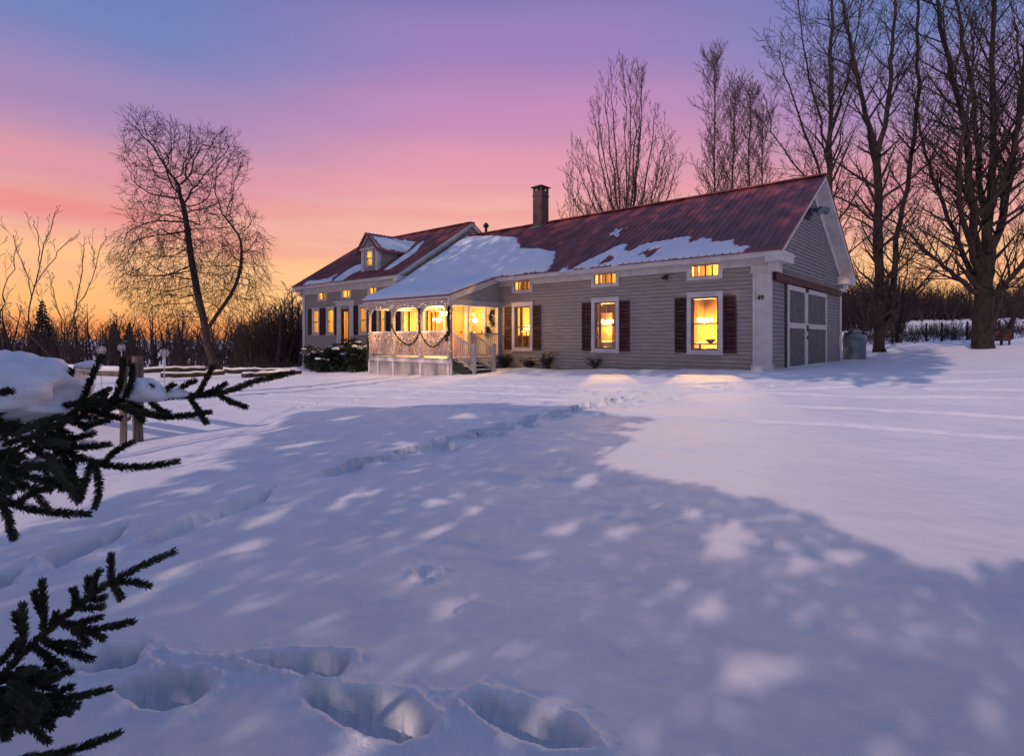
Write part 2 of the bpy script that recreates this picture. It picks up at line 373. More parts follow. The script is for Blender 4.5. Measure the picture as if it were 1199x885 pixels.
def build_ground():
    th = np.concatenate([np.linspace(-math.pi, -.88, 60, endpoint=False), np.linspace(-.88, .88, 1000), np.linspace(.88, math.pi, 61)[1:]])
    rr = [0.35]
    while rr[-1] < 18: rr.append(rr[-1] * (1.0045 if rr[-1] > 1.5 else 1.06))
    while rr[-1] < 60: rr.append(rr[-1] * 1.008)
    while rr[-1] < 3500: rr.append(rr[-1] * 1.05)
    rr = np.array(rr); Rg, Tg = np.meshgrid(rr, th, indexing='ij')
    x = Rg * np.sin(Tg); y = Rg * np.cos(Tg); z = base_z(x, y)
    near = 1 - sstep(40, 90, Rg)
    z += near * (.16 * fbm(x * .22, y * .22, 4, 5) + .05 * fbm(x * .9 + .5 * y, y * .7, 3, 9) + .012 * fbm(x * 4, y * 4, 3, 12))
    z += (1 - sstep(5, 9, Rg)) * .004 * fbm(x * 14, y * 14, 3, 44)
    z += near * .015 * fbm(x * .8 + 3 * y, y * .35 - .2 * x, 3, 33)          # wind ripple
    z += sstep(40, 90, Rg) * .8 * fbm(x * .03, y * .03, 3, 4)
    # flatten beneath house (local frame)
    dx, dy = x - HX, y - HYY; hx = dx * CU - dy * SU; hy = dx * SU + dy * CU
    inside = sstep(-.1, .5, hy) * sstep(-.1, .5, -hx) * (1 - sstep(9, 9.6, hy)) * (1 - sstep(26, 26.6, -hx))
    z -= .35 * inside
    # little bank where snow slides off the eaves
    bank = np.exp(-((hy + .75) / .45) ** 2) * sstep(-10.2, -9.6, hx) * (1 - sstep(-.4, .3, hx))
    z += .05 * bank * (1 + 2 * fbm(x * 1.5, y * 1.5, 3, 21))
    wob = fbm(x * 5, y * 5, 3, 55)
    for (cx, cy, a, l, w, d) in prints:
        m = (np.abs(x - cx) < l * 2.4) & (np.abs(y - cy) < l * 2.4)
        if not m.any(): continue
        X = x[m] - cx; Y = y[m] - cy; ca, sa = math.cos(a), math.sin(a)
        u = (X * ca + Y * sa) / l; v = (-X * sa + Y * ca) / (w * (1.15 - .25 * u))
        q = np.sqrt(u * u + v * v) + wob[m] * .55
        k3 = 2.6 if cy < 6 else 1.0
        z[m] += -d * k3 * (1 - sstep(.84, .99, q)) * (1 - .2 * np.clip(q, 0, 1)) + (.016 if cy < 6 else .02) * np.exp(-((q - 1.10) / .09) ** 2) * (.7 + 2.6 * wob[m])
    for poly, d in PITS:
        q = np.array([p2g(*p) for p in poly]); m = (x > q[:, 0].min() - .3) & (x < q[:, 0].max() + .3) & (y > q[:, 1].min() - .3) & (y < q[:, 1].max() + .3)
        xm, ym = x[m], y[m]; sd = sdf_poly(xm, ym, q) + .030 * fbm(xm * 11, ym * 11, 3, 101) + .012 * fbm(xm * 60, ym * 60, 2, 102)
        lump = fbm(xm * 22, ym * 22, 3, 103)
        z[m] += -d * sstep(0, .045 + .08 * np.clip(lump + .3, 0, 1), sd) * (.75 + .25 * sstep(.02, .12, sd)) + .02 * lump * sstep(.02, .1, sd)
        z[m] += (.012 + .03 * np.clip(lump, 0, 1)) * np.exp(-((sd + .022) / .022) ** 2) + .018 * np.clip(lump, 0, 1) * np.exp(-((sd + .07) / .06) ** 2)
    for pts, d, w in RUTS:
        d = d * .55
        q = np.array([p2g(*p) for p in pts]); best = np.full(x.shape, 9.); 
        mk = (y > 4) & (y < 24) & (np.abs(x) < 26); xm = x[mk]; ym = y[mk]; bm_ = np.full(xm.shape, 9.)
        # smooth the line
        for _ in range(2):
            q = np.concatenate([[q[0]]] + [np.array([.75 * a + .25 * b, .25 * a + .75 * b]) for a, b in zip(q, q[1:])] + [[q[-1]]])
        wx = xm + .25 * fbm(xm * .5, ym * .5, 2, 70); wy = ym + .25 * fbm(xm * .5, ym * .5, 2, 71)
        for a, b in zip(q, q[1:]):
            ab = b - a; t = np.clip(((wx - a[0]) * ab[0] + (wy - a[1]) * ab[1]) / (ab @ ab + 1e-9), 0, 1)
            bm_ = np.minimum(bm_, np.hypot(wx - a[0] - t * ab[0], wy - a[1] - t * ab[1]))
        ch = 1 + 1.2 * fbm(xm * 7, ym * 7, 2, 80)
        z[mk] += -d * (1 - sstep(w * .6, w * 1.3, bm_)) * ch + .06 * d * np.exp(-((bm_ - w * 1.8) / (w * .6)) ** 2) * ch
    # churned snow on the driveway
    ch = sstep(9.5, 12, y) * (1 - sstep(-1.6, -.8, hy)) * sstep(-9, -6, x) * near
    z += ch * .035 * fbm(x * 3.3, y * 3.3, 3, 91)
    V = np.stack([x, y, z], -1).reshape(-1, 3); nr, nth = Rg.shape
    i, j = np.meshgrid(np.arange(nr - 1), np.arange(nth - 1), indexing='ij'); a = (i * nth + j).ravel()
    F = np.stack([a, a + 1, a + nth + 1, a + nth], 1)[:, ::-1]
    # centre patch under the camera
    c0 = len(V); V = np.vstack([V, [[0, 0, float(z[0].mean())]]])
    o = mesh_np('ground', V, F, M['snow'], smooth=True)
    tri = np.stack([np.arange(nth - 1), np.arange(1, nth), np.full(nth - 1, c0)], 1)
    bm = bmesh.new(); bm.from_mesh(o.data); bm.verts.ensure_lookup_table()
    for t in tri[::1]:
        try: f = bm.faces.new([bm.verts[k] for k in t]); f.smooth = True
        except ValueError: pass
    bm.to_mesh(o.data); bm.free()
    tag(o, kind='structure'); return o
ground = build_ground()

# ------------------------------------------------------------------ the house (local frame: x right along the front, y back, z absolute)
house = empty('farmhouse', (HX, HYY, 0), HA, label='long grey clapboard farmhouse with red metal roof, lit windows and snowy corner porch', cat='house')
def HP(p): return house.matrix_basis @ Vector(p) if False else Vector((*H2W(p[0], p[1]), p[2]))
def part(mb, name, m, parent=None, **kw): return mb.build(name, M[m] if isinstance(m, str) else m, parent or house, **kw)

E_SL, M_SL, YR = .62, .642, 4.55           # roof slopes and ridge depth
E_EZ, M_EZ, OV = 3.97, 4.57, .5            # eave heights, overhang
E_RZ = E_EZ + E_SL * (YR + OV); M_RZ = M_EZ + M_SL * (YR + OV)
XM = -16.95; XL = -26.2; DEP = 9.1
WELL = [(-1.87, 1.13), (-5.42, 1.12), (-9.2, 1.06)]
holes_front = []
for cx, w in WELL:
    holes_front.append((cx - w / 2 + .1, cx + w / 2 - .1, 1.16, 2.82)); holes_front.append((cx - w / 2 + .14, cx + w / 2 - .14, 3.44, 3.80))
PORCHW = [(-16.22, 1.25, 1.62, 3.0), (-14.45, 1.5, 1.45, 2.95)]
for cx, w, a, b in PORCHW: holes_front.append((cx - w / 2 + .1, cx + w / 2 - .1, a + .1, b - .1))
holes_front.append((-12.25, -11.35, .80, 2.92))           # glazed entry
MAINW = [(-24.74, .82), (-23.2, .84), (-20.04, .78), (-18.46, .74)]
for cx, w in MAINW: holes_front.append((cx - w / 2 + .1, cx + w / 2 - .1, 1.84, 3.17))
holes_front.append((-22.13, -21.33, .95, 3.12))           # main front door
MUP = [(-24.05, .98), (-21.62, .94), (-19.2, .86)]
for cx, w in MUP: holes_front.append((cx - w / 2 + .12, cx + w / 2 - .12, 3.74, 4.18))

def cut(a0, a1, z0, z1, holes):
    zs = sorted({z0, z1} | {h[2] for h in holes if z0 < h[2] < z1} | {h[3] for h in holes if z0 < h[3] < z1}); out = []
    for b, t in zip(zs, zs[1:]):
        mid = (b + t) / 2; hs = sorted((h[0], h[1]) for h in holes if h[2] < mid < h[3] and h[1] > a0 and h[0] < a1); c = a0
        for s, e in hs:
            if s > c: out.append((c, s, b, t))
            c = max(c, e)
        if c < a1: out.append((c, a1, b, t))
    return out
def siding(mb, P, a0, a1, z0, z1, holes, step=.122, lim=None):
    z = z0
    while z < z1 - .01:
        t = min(z + step, z1); l0, l1 = (a0, a1); m0, m1 = a0, a1
        if lim: l0, l1 = lim(z); m0, m1 = lim(t)
        if l1 - l0 < .03: break
        if lim:
            segs = [(l0, l1, m0, m1)]
        else:
            segs = []; hs = sorted((h[0], h[1]) for h in holes if h[2] < t - .02 and h[3] > z + .02); c = a0
            for s, e in hs:
                if e < a0 or s > a1: continue
                if s > c: segs.append((c, s, c, s))
                c = max(c, e)
            if c < a1: segs.append((c, a1, c, a1))
        for s, e, s2, e2 in segs:
            mb.hexa([P(s, 0, z), P(e, 0, z), P(e, .038, z - .001), P(s, .038, z - .001), P(s2, 0, t - .016), P(e2, 0, t - .016), P(e2, .018, t - .016), P(s2, .018, t - .016)])
        z = t
PF = lambda a, o, z: (a, -o, z)
PG = lambda a, o, z: (o, a, z)
# front walls
for (x0, x1, z1, nm) in ((XM, 0, 3.95, 'ell'), (XL, XM, 4.5, 'main')):
    mb = MB()
    for a, b, c, d in cut(x0, x1, -.4, z1, holes_front): mb.box(a, b, 0.0, .16, c, d)
    siding(mb, PF, x0, x1, .3 if nm == 'ell' else -.1, z1 - .02, holes_front)
    part(mb, 'wall', 'siding')
# right gable wall
mb = MB()
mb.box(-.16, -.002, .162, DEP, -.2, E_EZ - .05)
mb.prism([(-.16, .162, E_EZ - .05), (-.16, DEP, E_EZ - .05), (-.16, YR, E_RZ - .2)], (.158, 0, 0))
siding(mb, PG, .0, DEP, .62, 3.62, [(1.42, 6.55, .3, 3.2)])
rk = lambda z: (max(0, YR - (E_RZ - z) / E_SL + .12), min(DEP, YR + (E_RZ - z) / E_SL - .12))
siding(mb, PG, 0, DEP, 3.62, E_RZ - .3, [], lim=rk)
part(mb, 'wall', 'siding_shaded')
# foundation strip under gable siding
for a_, b_ in ((.16, 1.5), (6.55, DEP)): mb = MB(); mb.box(0, .045, a_, b_, .2, .63); part(mb, 'foundation', 'trim')
# main gable wall above the ell roof, other walls
mb = MB()
mb.prism([(XM - .16, 0.165, 3.9), (XM - .16, DEP, 3.9), (XM - .16, DEP, M_EZ - .1), (XM - .16, YR, M_RZ - .22), (XM - .16, .165, M_EZ - .1)], (.15, 0, 0))
rk2 = lambda z: (max(0, YR - (M_RZ - z) / M_SL + .12), min(DEP, YR + (M_RZ - z) / M_SL - .12))
PM = lambda a, o, z: (XM - .008 + o, a, z)
siding(mb, PM, 0, DEP, 4.3, M_RZ - .3, [], lim=rk2)
part(mb, 'wall', 'siding')
mb = MB(); mb.box(XL, XL + .16, .165, DEP, -.5, M_EZ - .1); mb.prism([(XL, .165, M_EZ - .1), (XL, DEP, M_EZ - .1), (XL, YR, M_RZ - .22)], (.158, 0, 0))
PL = lambda a, o, z: (XL - o, a, z)
siding(mb, PL, 0, DEP, 0, 4.4, []); siding(mb, PL, 0, DEP, 4.4, M_RZ - .3, [], lim=rk2)
part(mb, 'wall', 'siding')
mb = MB(); mb.box(XL + .17, -.17, DEP - .2, DEP - .02, -.5, 3.95); part(mb, 'wall', 'siding')

# ---- trim: corner pilasters, friezes, cornices
mb = MB()
mb.box(-.43, -.001, -.055, -.040, .55, 3.62); mb.box(-.43, -.36, -.075, -.055, .75, 3.45); mb.box(-.07, .055, -.075, -.055, .75, 3.45)
mb.box(-.47, .09, -.10, -.002, .45, .75); mb.box(-.47, .09, -.10, -.026, 3.45, 3.62); mb.box(-.49, .11, -.12, -.026, 3.40, 3.46)
mb.box(.040, .055, -.052, .13, .55, 3.44); mb.box(.001, .09, .0, .15, .45, .75)
part(mb, 'corner_pilaster', 'trim')
mb = MB(); mb.box(.040, .055, DEP - .3, DEP + .03, .4, 3.6); part(mb, 'corner_board', 'trim')
mb = MB(); mb.box(XL - .03, XL + .22, -.057, -.041, -.3, 4.1); part(mb, 'corner_board', 'trim')
def frieze(x0, x1, z0, z1, hs, nm='frieze'):
    mb = MB()
    for a, b, c, d in cut(x0, x1, z0, z1, hs): mb.box(a, b, -.055, -.028, c, d)
    mb.box(x0, x1, -.14, -.056, z1 - .10, z1 - .003); mb.box(x0, x1, -.075, -.056, z0, z0 + .035) if not hs else None
    return part(mb, nm, 'trim')
frieze(XM + .05, 0, 3.62, 3.96, [(c - w / 2, c + w / 2, 3.3, 3.90) for c, w in WELL])
frieze(XL, XM, 4.1, 4.52, [(c - w / 2, c + w / 2, 3.6, 4.28) for c, w in MUP])

# ---- windows
def window(P, cx, w, z0, z1, cols=1, rows=2, casing=.13, sash=.055, cap=True, proud=.06, glass=True):
    a0, a1 = cx - w / 2, cx + w / 2; mb = MB()
    def bx(m, a, b, o0, o1, c, d):
        p = [P(a, o0, c), P(b, o0, c), P(b, o1, c), P(a, o1, c), P(a, o0, d), P(b, o0, d), P(b, o1, d), P(a, o1, d)]; m.hexa(p)
    bx(mb, a0, a0 + casing, -.12, proud, z0, z1); bx(mb, a1 - casing, a1, -.12, proud, z0, z1)
    bx(mb, a0 + casing, a1 - casing, -.12, proud, z1 - casing, z1); bx(mb, a0 + casing, a1 - casing, -.12, proud, z0, z0 + casing * .75)
    if cap: bx(mb, a0 - .03, a1 + .03, .0, proud + .03, z1, z1 + .035); bx(mb, a0 - .03, a1 + .03, .0, proud + .04, z0 - .04, z0)
    wn = part(mb, 'window', 'trim')
    b0, b1, c0, c1 = a0 + casing, a1 - casing, z0 + casing * .75, z1 - casing
    sb = MB()
    bx(sb, b0, b0 + sash, -.10, .02, c0, c1); bx(sb, b1 - sash, b1, -.10, .02, c0, c1)
    bx(sb, b0 + sash, b1 - sash, -.10, .02, c1 - sash, c1); bx(sb, b0 + sash, b1 - sash, -.10, .02, c0, c0 + sash)
    for r in range(1, rows):
        zc = c0 + (c1 - c0) * r / rows; bx(sb, b0 + sash, b1 - sash, -.08, .01, zc - .02, zc + .02)
    for c in range(1, cols):
        ac = b0 + (b1 - b0) * c / cols; bx(sb, ac - .012, ac + .012, -.06, .005, c0 + sash, c1 - sash)
    part(sb, 'sash', 'sash', wn)
    if glass:
        g = MB(); bx(g, b0 + sash - .01, b1 - sash + .01, -.05, -.044, c0 + sash - .01, c1 - sash + .01); part(g, 'pane', 'glass', wn)
    return wn
def shutter(P, a0, a1, z0, z1, m):
    mb = MB()
    def bx(a, b, o0, o1, c, d): mb.hexa([P(a, o0, c), P(b, o0, c), P(b, o1, c), P(a, o1, c), P(a, o0, d), P(b, o0, d), P(b, o1, d), P(a, o1, d)])
    f = .05
    bx(a0, a0 + f, .028, .065, z0, z1); bx(a1 - f, a1, .028, .065, z0, z1)
    zm = z0 + (z1 - z0) * .48
    for c in ((z0, z0 + .08), (zm, zm + .07), (z1 - .07, z1)): bx(a0 + f, a1 - f, .028, .062, *c)
    z = z0 + .09
    while z < z1 - .09:
        mb.hexa([P(a0 + f, .03, z + .03), P(a1 - f, .03, z + .03), P(a1 - f, .058, z), P(a0 + f, .058, z), P(a0 + f, .03, z + .042), P(a1 - f, .03, z + .042), P(a1 - f, .058, z + .012), P(a0 + f, .058, z + .012)]); z += .045
    bx(a0 + f, a1 - f, .027, .0295, z0, z1)
    return part(mb, 'shutter', m)
for cx, w in WELL:
    window(PF, cx, w, 1.06, 2.92)
    window(PF, cx, w, 3.32, 3.92, cols=4, rows=1, casing=.135, sash=.022, cap=False, proud=.062)
    shutter(PF, cx - w / 2 - .40, cx - w / 2 - .01, 1.08, 2.80, 'shutter'); shutter(PF, cx + w / 2 + .01, cx + w / 2 + .40, 1.08, 2.80, 'shutter')
for cx, w, a, b in PORCHW: window(PF, cx, w, a, b, cols=2 if w > 1.3 else 2, rows=1 if w > 1.3 else 1)
for cx, w in MAINW: window(PF, cx, w, 1.74, 3.27, casing=.12, sash=.045)
for cx, w in MUP: window(PF, cx, w, 3.64, 4.28, rows=1, cols=2, casing=.13, sash=.03, cap=False)
for a0, a1 in ((-25.58, -25.17), (-24.31, -23.98), (-23.95, -23.64), (-22.76, -22.52), (-20.88, -20.46), (-19.62, -19.3), (-19.22, -18.85), (-18.07, -17.7), (-17.38, -16.9)):
    shutter(PF, a0, a1, 1.72, 3.25, 'shutter_b')

# ---- doors
mb = MB()
mb.box(-22.52, -22.14, -.06, -.0265, .8, 3.3); mb.box(-21.32, -20.94, -.06, -.0265, .8, 3.3); mb.box(-22.6, -20.86, -.10, -.0265, 3.3, 3.5); mb.box(-22.7, -20.76, -.20, -.0265, 3.5, 3.56)
fd = part(mb, 'door_surround', 'trim')
mb = MB(); mb.box(-22.13, -21.95, .0, .05, .95, 3.12); mb.box(-21.51, -21.33, .0, .05, .95, 3.12); mb.box(-21.95, -21.51, .0, .05, .95, 1.3); mb.box(-21.95, -21.51, 0, .05, 2.98, 3.12); mb.box(-21.74, -21.72, .005, .04, 1.3, 2.98)
d1 = tag(part(mb, 'door', 'furn'), label='narrow glazed brown front door')
g = MB(); g.box(-21.96, -21.50, .02, .028, 1.28, 3.0); part(g, 'pane', 'glass', d1)
g = MB(); g.ball((-21.42, -.04, 1.95), .035); part(g, 'handle', 'black', d1)
# solid yellow door and the glazed storm door on the porch
mb = MB(); mb.box(-13.45, -12.55, -.05, -.027, .8, 2.9)
for (a, b) in ((-13.35, -13.05), (-12.95, -12.65)):
    for (c, d) in ((.95, 1.6), (1.75, 2.75)): mb.box(a, b, -.062, -.051, c, d)
d2 = tag(part(mb, 'door', 'doory'), label='plain yellow panelled porch door')
g = MB(); g.ball((-12.62, -.09, 1.8), .035); part(g, 'handle', 'black', d2)
mb = MB(); mb.box(-12.42, -12.25, -.07, -.0265, .8, 3.05); mb.box(-11.35, -11.18, -.07, -.0265, .8, 3.05); mb.box(-12.25, -11.35, -.07, -.0265, 2.92, 3.05); part(mb, 'door_surround', 'deck')
mb = MB(); mb.box(-12.25, -12.12, 0, .05, .8, 2.92); mb.box(-11.48, -11.35, 0, .05, .8, 2.92); mb.box(-12.12, -11.48, 0, .05, .8, 1.5); mb.box(-12.12, -11.48, 0, .05, 2.8, 2.92); mb.box(-12.12, -11.48, 0.003, .045, 2.1, 2.14)
d3 = tag(part(mb, 'door', 'deck'), label='half glazed cream porch entry door')
g = MB(); g.box(-12.13, -11.47, .02, .028, 1.48, 2.82); part(g, 'pane', 'glass', d3)
g = MB(); g.box(-11.45, -11.4, -.05, -.001, 1.75, 1.87); part(g, 'handle', 'black', d3)

# barn double door on the gable end
def barn_leaf(y0, y1):
    mb = MB(); z0, z1 = .60, 3.17; f = .16; zm = 1.84
    mb.box(.062, .095, y0, y0 + f, z0, z1); mb.box(.062, .095, y1 - f, y1, z0, z1)
    for c in ((z0, z0 + .05), (zm, zm + .17), (z1 - .15, z1)): mb.box(.062, .094, y0 + f, y1 - f, *c)
    d = part(mb, 'door', 'trim')
    b = MB(); y = y0 + .02
    while y < y1 - .03:
        b.box(.03, .060, y, min(y + .13, y1 - .02), z0 + .01, z1 - .01); y += .138
    part(b, 'door_boards', 'door_grey', d)
    return d
barn_leaf(1.52, 3.62); db = barn_leaf(3.65, 6.46)
b = MB(); b.box(.098, .13, 3.68, 3.76, 1.75, 1.95); part(b, 'handle', 'black', db)
b = MB(); b.box(.098, .13, 3.68, 3.74, 1.5, 1.6); part(b, 'padlock', 'black', db)
b = MB(); b.box(.096, .15, 3.55, 3.72, 3.05, 3.16); part(b, 'door_latch', 'black', db)
b = MB(); b.box(.02, .045, 1.40, 1.5, .55, 3.2); part(b, 'door_jamb', 'black')
mb = MB(); mb.box(.03, .17, .12, 8.55, 3.20, 3.24); mb.box(.03, .16, .15, 8.5, 3.24, 3.40); mb.prism([(.17, .1, 3.42), (.17, 8.6, 3.42), (.03, 8.6, 3.47), (.03, .1, 3.47)], (0, 0, -.02)); part(mb, 'door_track', 'track')

# ---- roofs
def roof_pair(x0, x1, ez, rz, name, yf=-OV, yb=DEP + OV, valley=None):
    """metal sheet + ribs front and back, with a white slab (soffit, fascia) beneath"""
    sl = (rz - ez) / (YR - yf); th = .05
    mb = MB()
    for sgn, ye in ((1, yf), (-1, yb)):
        A, B = (x0, ye, ez), (x1, ye, ez); C, D = (x1, YR, rz), (x0, YR, rz)
        mb.hexa([(x0, ye, ez - .03), (x1, ye, ez - .03), (x1, YR, rz - .03), (x0, YR, rz - .03), A, B, C, D])
        n = int((x1 - x0) / .235); 
        for i in range(n + 1):
            x = x0 + .02 + i * (x1 - x0 - .04) / n
            mb.hexa([(x - .016, ye, ez + .001), (x + .016, ye, ez + .001), (x + .016, YR, rz + .001), (x - .016, YR, rz + .001), (x - .009, ye, ez + .03), (x + .009, ye, ez + .03), (x + .009, YR, rz + .03), (x - .009, YR, rz + .03)])
            xm = x + .1175
            if i < n:
                for dx in (-.035, .035): mb.hexa([(xm + dx - .006, ye, ez + .001), (xm + dx + .006, ye, ez + .001), (xm + dx + .006, YR, rz + .001), (xm + dx - .006, YR, rz + .001), (xm + dx - .003, ye, ez + .008), (xm + dx + .003, ye, ez + .008), (xm + dx + .003, YR, rz + .008), (xm + dx - .003, YR, rz + .008)])
    mb.beam((x0 - .01, YR - .09, rz - .01), (x1 + .01, YR - .09, rz - .01), .2, .05); mb.beam((x0 - .01, YR + .09, rz - .01), (x1 + .01, YR + .09, rz - .01), .2, .05)
    r = part(mb, name, 'roof')
    mb = MB(); t = .15
    for ye in (yf + .03, yb - .03):
        e = ez + (.03 * sl)
        mb.hexa([(x0 + .03, ye, e - .031 - t), (x1 - .03, ye, e - .031 - t), (x1 - .03, YR, rz - .031 - t), (x0 + .03, YR, rz - .031 - t), (x0 + .03, ye, e - .032), (x1 - .03, ye, e - .032), (x1 - .03, YR, rz - .032), (x0 + .03, YR, rz - .032)])
    part(mb, 'soffit', 'trim', r)
    return r
roof_pair(XM + .01, .5, E_EZ, E_RZ, 'roof')
roof_pair(XL - .5, XM + .35, M_EZ, M_RZ, 'roof')
# rake boards + box returns
def rake(xw, s, ez, rz, sl, w=.30, ret=True, zb=None):
    mb = MB(); xa, xb = sorted((xw + s * .03, xw + s * .06)); k = .182
    for sg in (1, -1):
        ye = YR - sg * (YR + OV - .55)
        ze = rz - k - sl * abs(YR - ye)
        poly = [(xa, ye, ze - w), (xa, ye, ze - .002), (xa, YR - sg * .001, rz - k - .002), (xa, YR - sg * .001, rz - k - w)]
        mb.prism(poly, (xb - xa, 0, 0))
        # crown on the barge edge
    part(mb, 'rake_board', 'trim')
    if ret:
        for y0, y1 in ((-OV + .02, .75), (DEP - .75, DEP + OV - .02)):
            m2 = MB(); xo = xw + s * (.46)
            m2.box(xw + s * .028, xo, y0, y1, ez - .30, ez - .02); m2.box(xw + s * .028, xo + s * .03, y0 - .01, y1 + .04, ez - .12, ez - .06)
            m2.prism([(xw + s * .028, y0, ez - .018), (xo, y0, ez - .018), (xo, y1, ez - .018), (xw + s * .028, y1, ez - .018)], (0, 0, .02))
            m2.box(xw + s * .03, xw + s * .2, y0 + .3, y1 - .2, ez - .55, ez - .30)
            part(m2, 'cornice_return', 'trim')
rake(0, 1, E_EZ, E_RZ, E_SL)
rake(XM, 1, M_EZ, M_RZ, M_SL, w=.22, ret=False)
rake(XL, -1, M_EZ, M_RZ, M_SL, w=.22)
mb = MB(); mb.box(XM + .03, XM + .33, -OV + .04, .75, M_EZ - .30, M_EZ - .05); mb.box(XM + .03, XM + .36, -OV + .02, .79, M_EZ - .13, M_EZ - .075); part(mb, 'cornice_return', 'trim')
# closed boxed eaves (under the slab, level soffit board)
mb = MB(); mb.box(XM + .1, .46, -OV + .06, -.145, E_EZ - .17, E_EZ - .145); part(mb, 'eave_board', 'trim')
mb = MB(); mb.box(XL - .4, XM + .30, -OV + .06, -.145, M_EZ - .17, M_EZ - .145); part(mb, 'eave_board', 'trim')

# ---- chimney, vent pipe, gable vent, lamps, number
mb = MB(); cxx, cyy, cw = -11.83, YR - .1, .27
mb.box(cxx - cw, cxx + cw, cyy - cw, cyy + cw, 6.5, 8.62)
mb.box(cxx - cw - .02, cxx + cw + .02, cyy - cw - .02, cyy + cw + .02, 8.36, 8.42)
for sx in (-1, 1):
    for sy in (-1, 1): mb.box(cxx + sx * (cw - .09), cxx + sx * cw, cyy + sy * (cw - .09), cyy + sy * cw, 8.62, 8.78)
mb.box(cxx - .05, cxx + .05, cyy - cw, cyy - cw + .09, 8.62, 8.78); mb.box(cxx - .05, cxx + .05, cyy + cw - .09, cyy + cw, 8.62, 8.78)
ch = part(mb, 'chimney', 'brick')
mb = MB(); c2 = cw + .07
mb.add([(cxx - c2, cyy - c2, 8.78), (cxx + c2, cyy - c2, 8.78), (cxx + c2, cyy + c2, 8.78), (cxx - c2, cyy + c2, 8.78), (cxx - c2, cyy - c2, 8.83), (cxx + c2, cyy - c2, 8.83), (cxx + c2, cyy + c2, 8.83), (cxx - c2, cyy + c2, 8.83), (cxx, cyy, 8.97)],
       [(0, 3, 2, 1), (0, 1, 5, 4), (1, 2, 6, 5), (2, 3, 7, 6), (3, 0, 4, 7), (4, 5, 8), (5, 6, 8), (6, 7, 8), (7, 4, 8)])
part(mb, 'chimney_cap', 'black', ch)
mb = MB(); zz0 = E_EZ + E_SL * (cyy - cw - .12 + OV); mb.hexa([(cxx - cw - .12, cyy - cw - .14, zz0 + .01), (cxx + cw + .12, cyy - cw - .14, zz0 + .01), (cxx + cw + .12, YR, E_RZ + .02), (cxx - cw - .12, YR, E_RZ + .02), (cxx - cw - .12, cyy - cw - .14, zz0 + .045), (cxx + cw + .12, cyy - cw - .14, zz0 + .045), (cxx + cw + .12, YR, E_RZ + .055), (cxx - cw - .12, YR, E_RZ + .055)])
part(mb, 'flashing', 'tank', ch)
mb = MB(); mb.lathe([(.07, 0), (.07, .5)], (-15.5, YR - .1, 6.95), 12); mb.lathe([(.13, .42), (.15, .47), (.15, .55), (.05, .66)], (-15.5, YR - .1, 6.95), 12); part(mb, 'vent_pipe', 'black')
mb = MB(); mb.prism([(.05, 3.35, 5.52), (.05, 4.1, 5.52), (.05, 4.1, 6.15)], (.05, 0, 0)); part(mb, 'gable_vent', 'shutter_b')
mb = MB(); mb.box(.06, .12, 4.22, 4.42, 5.7, 5.95); mb.tube([(.1, 4.32, 5.85), (.3, 4.3, 5.95)], .03); mb.tube([(.1, 4.32, 5.85), (.28, 4.62, 5.98)], .03)
mb.tube([(.22, 4.22, 5.9), (.42, 4.1, 5.78)], [.07, .12], 12); mb.tube([(.25, 4.6, 6.0), (.45, 4.85, 5.92)], [.07, .13], 12); part(mb, 'floodlight', 'tank')
mb = MB(); mb.box(-3.18, -3.06, -.08, -.028, 3.48, 3.56); mb.tube([(-3.12, -.07, 3.5), (-3.05, -.2, 3.42)], [.035, .055], 10); mb.tube([(-3.12, -.07, 3.5), (-3.2, -.18, 3.44)], [.03, .05], 10); part(mb, 'wall_lamp', 'rust')
tx = bpy.data.curves.new('house_number', 'FONT'); tx.body = '49'; tx.size = .2; tx.extrude = .012; tx.align_x = 'CENTER'
to = bpy.data.objects.new('tmp_number', tx); COL.objects.link(to)
dg = bpy.context.evaluated_depsgraph_get(); me = bpy.data.meshes.new_from_object(to.evaluated_get(dg)); bpy.data.objects.remove(to)
me.materials.clear(); me.materials.append(M['black'])
o = bpy.data.objects.new('house_number', me); COL.objects.link(o); o.parent = house; o.location = (-.215, -.070, 2.62); o.rotation_euler = (R(90), 0, 0)

# ---- dormer
DX, DY0, DW = -19.85, .25, .70
DE, DR = 6.28, 7.02
rz_main = lambda y: M_EZ + M_SL * (y + OV)
yend = lambda z: (z - M_EZ) / M_SL - OV
zb = rz_main(DY0) - .05
mb = MB()
hol = [(DX - .22, DX + .22, 5.32, 6.16)]
for a, b, c, d in cut(DX - DW, DX + DW, zb, DE, hol): mb.box(a, b, DY0, DY0 + .08, c, d)
mb.prism([(DX - DW, DY0, DE), (DX + DW, DY0, DE), (DX, DY0, DR - .08)], (0, .08, 0))
PD = lambda a, o, z: (a, DY0 - o, z)
for sx in (-1, 1):
    x = DX + sx * DW; tri = [(x, DY0 + .08, zb), (x, DY0 + .08, DE), (x, yend(DE) + .05, DE)]
    mb.prism(tri, (-sx * .06, 0, 0))
    z = rz_main(DY0) + .02
    while z < DE - .02:
        t = min(z + .1, DE); mb.hexa([(x, DY0 + .1, z), (x, yend(z) + .02, z), (x + sx * .02, yend(z) + .02, z), (x + sx * .02, DY0 + .1, z), (x, DY0 + .1, t), (x, yend(t), t), (x + sx * .006, yend(t), t), (x + sx * .006, DY0 + .1, t)]); z = t
dm = part(mb, 'dormer', 'siding')
mb = MB()
for sx in (-1, 1):
    a, b = sorted((DX + sx * (DW + .025), DX + sx * (DW - .2))); mb.box(a, b, DY0 - .03, DY0 - .002, zb, DE); 
    a, b = sorted((DX + sx * (DW + .022), DX + sx * (DW + .045))); mb.box(a, b, DY0 - .03, DY0 + .16, zb + .05, DE)
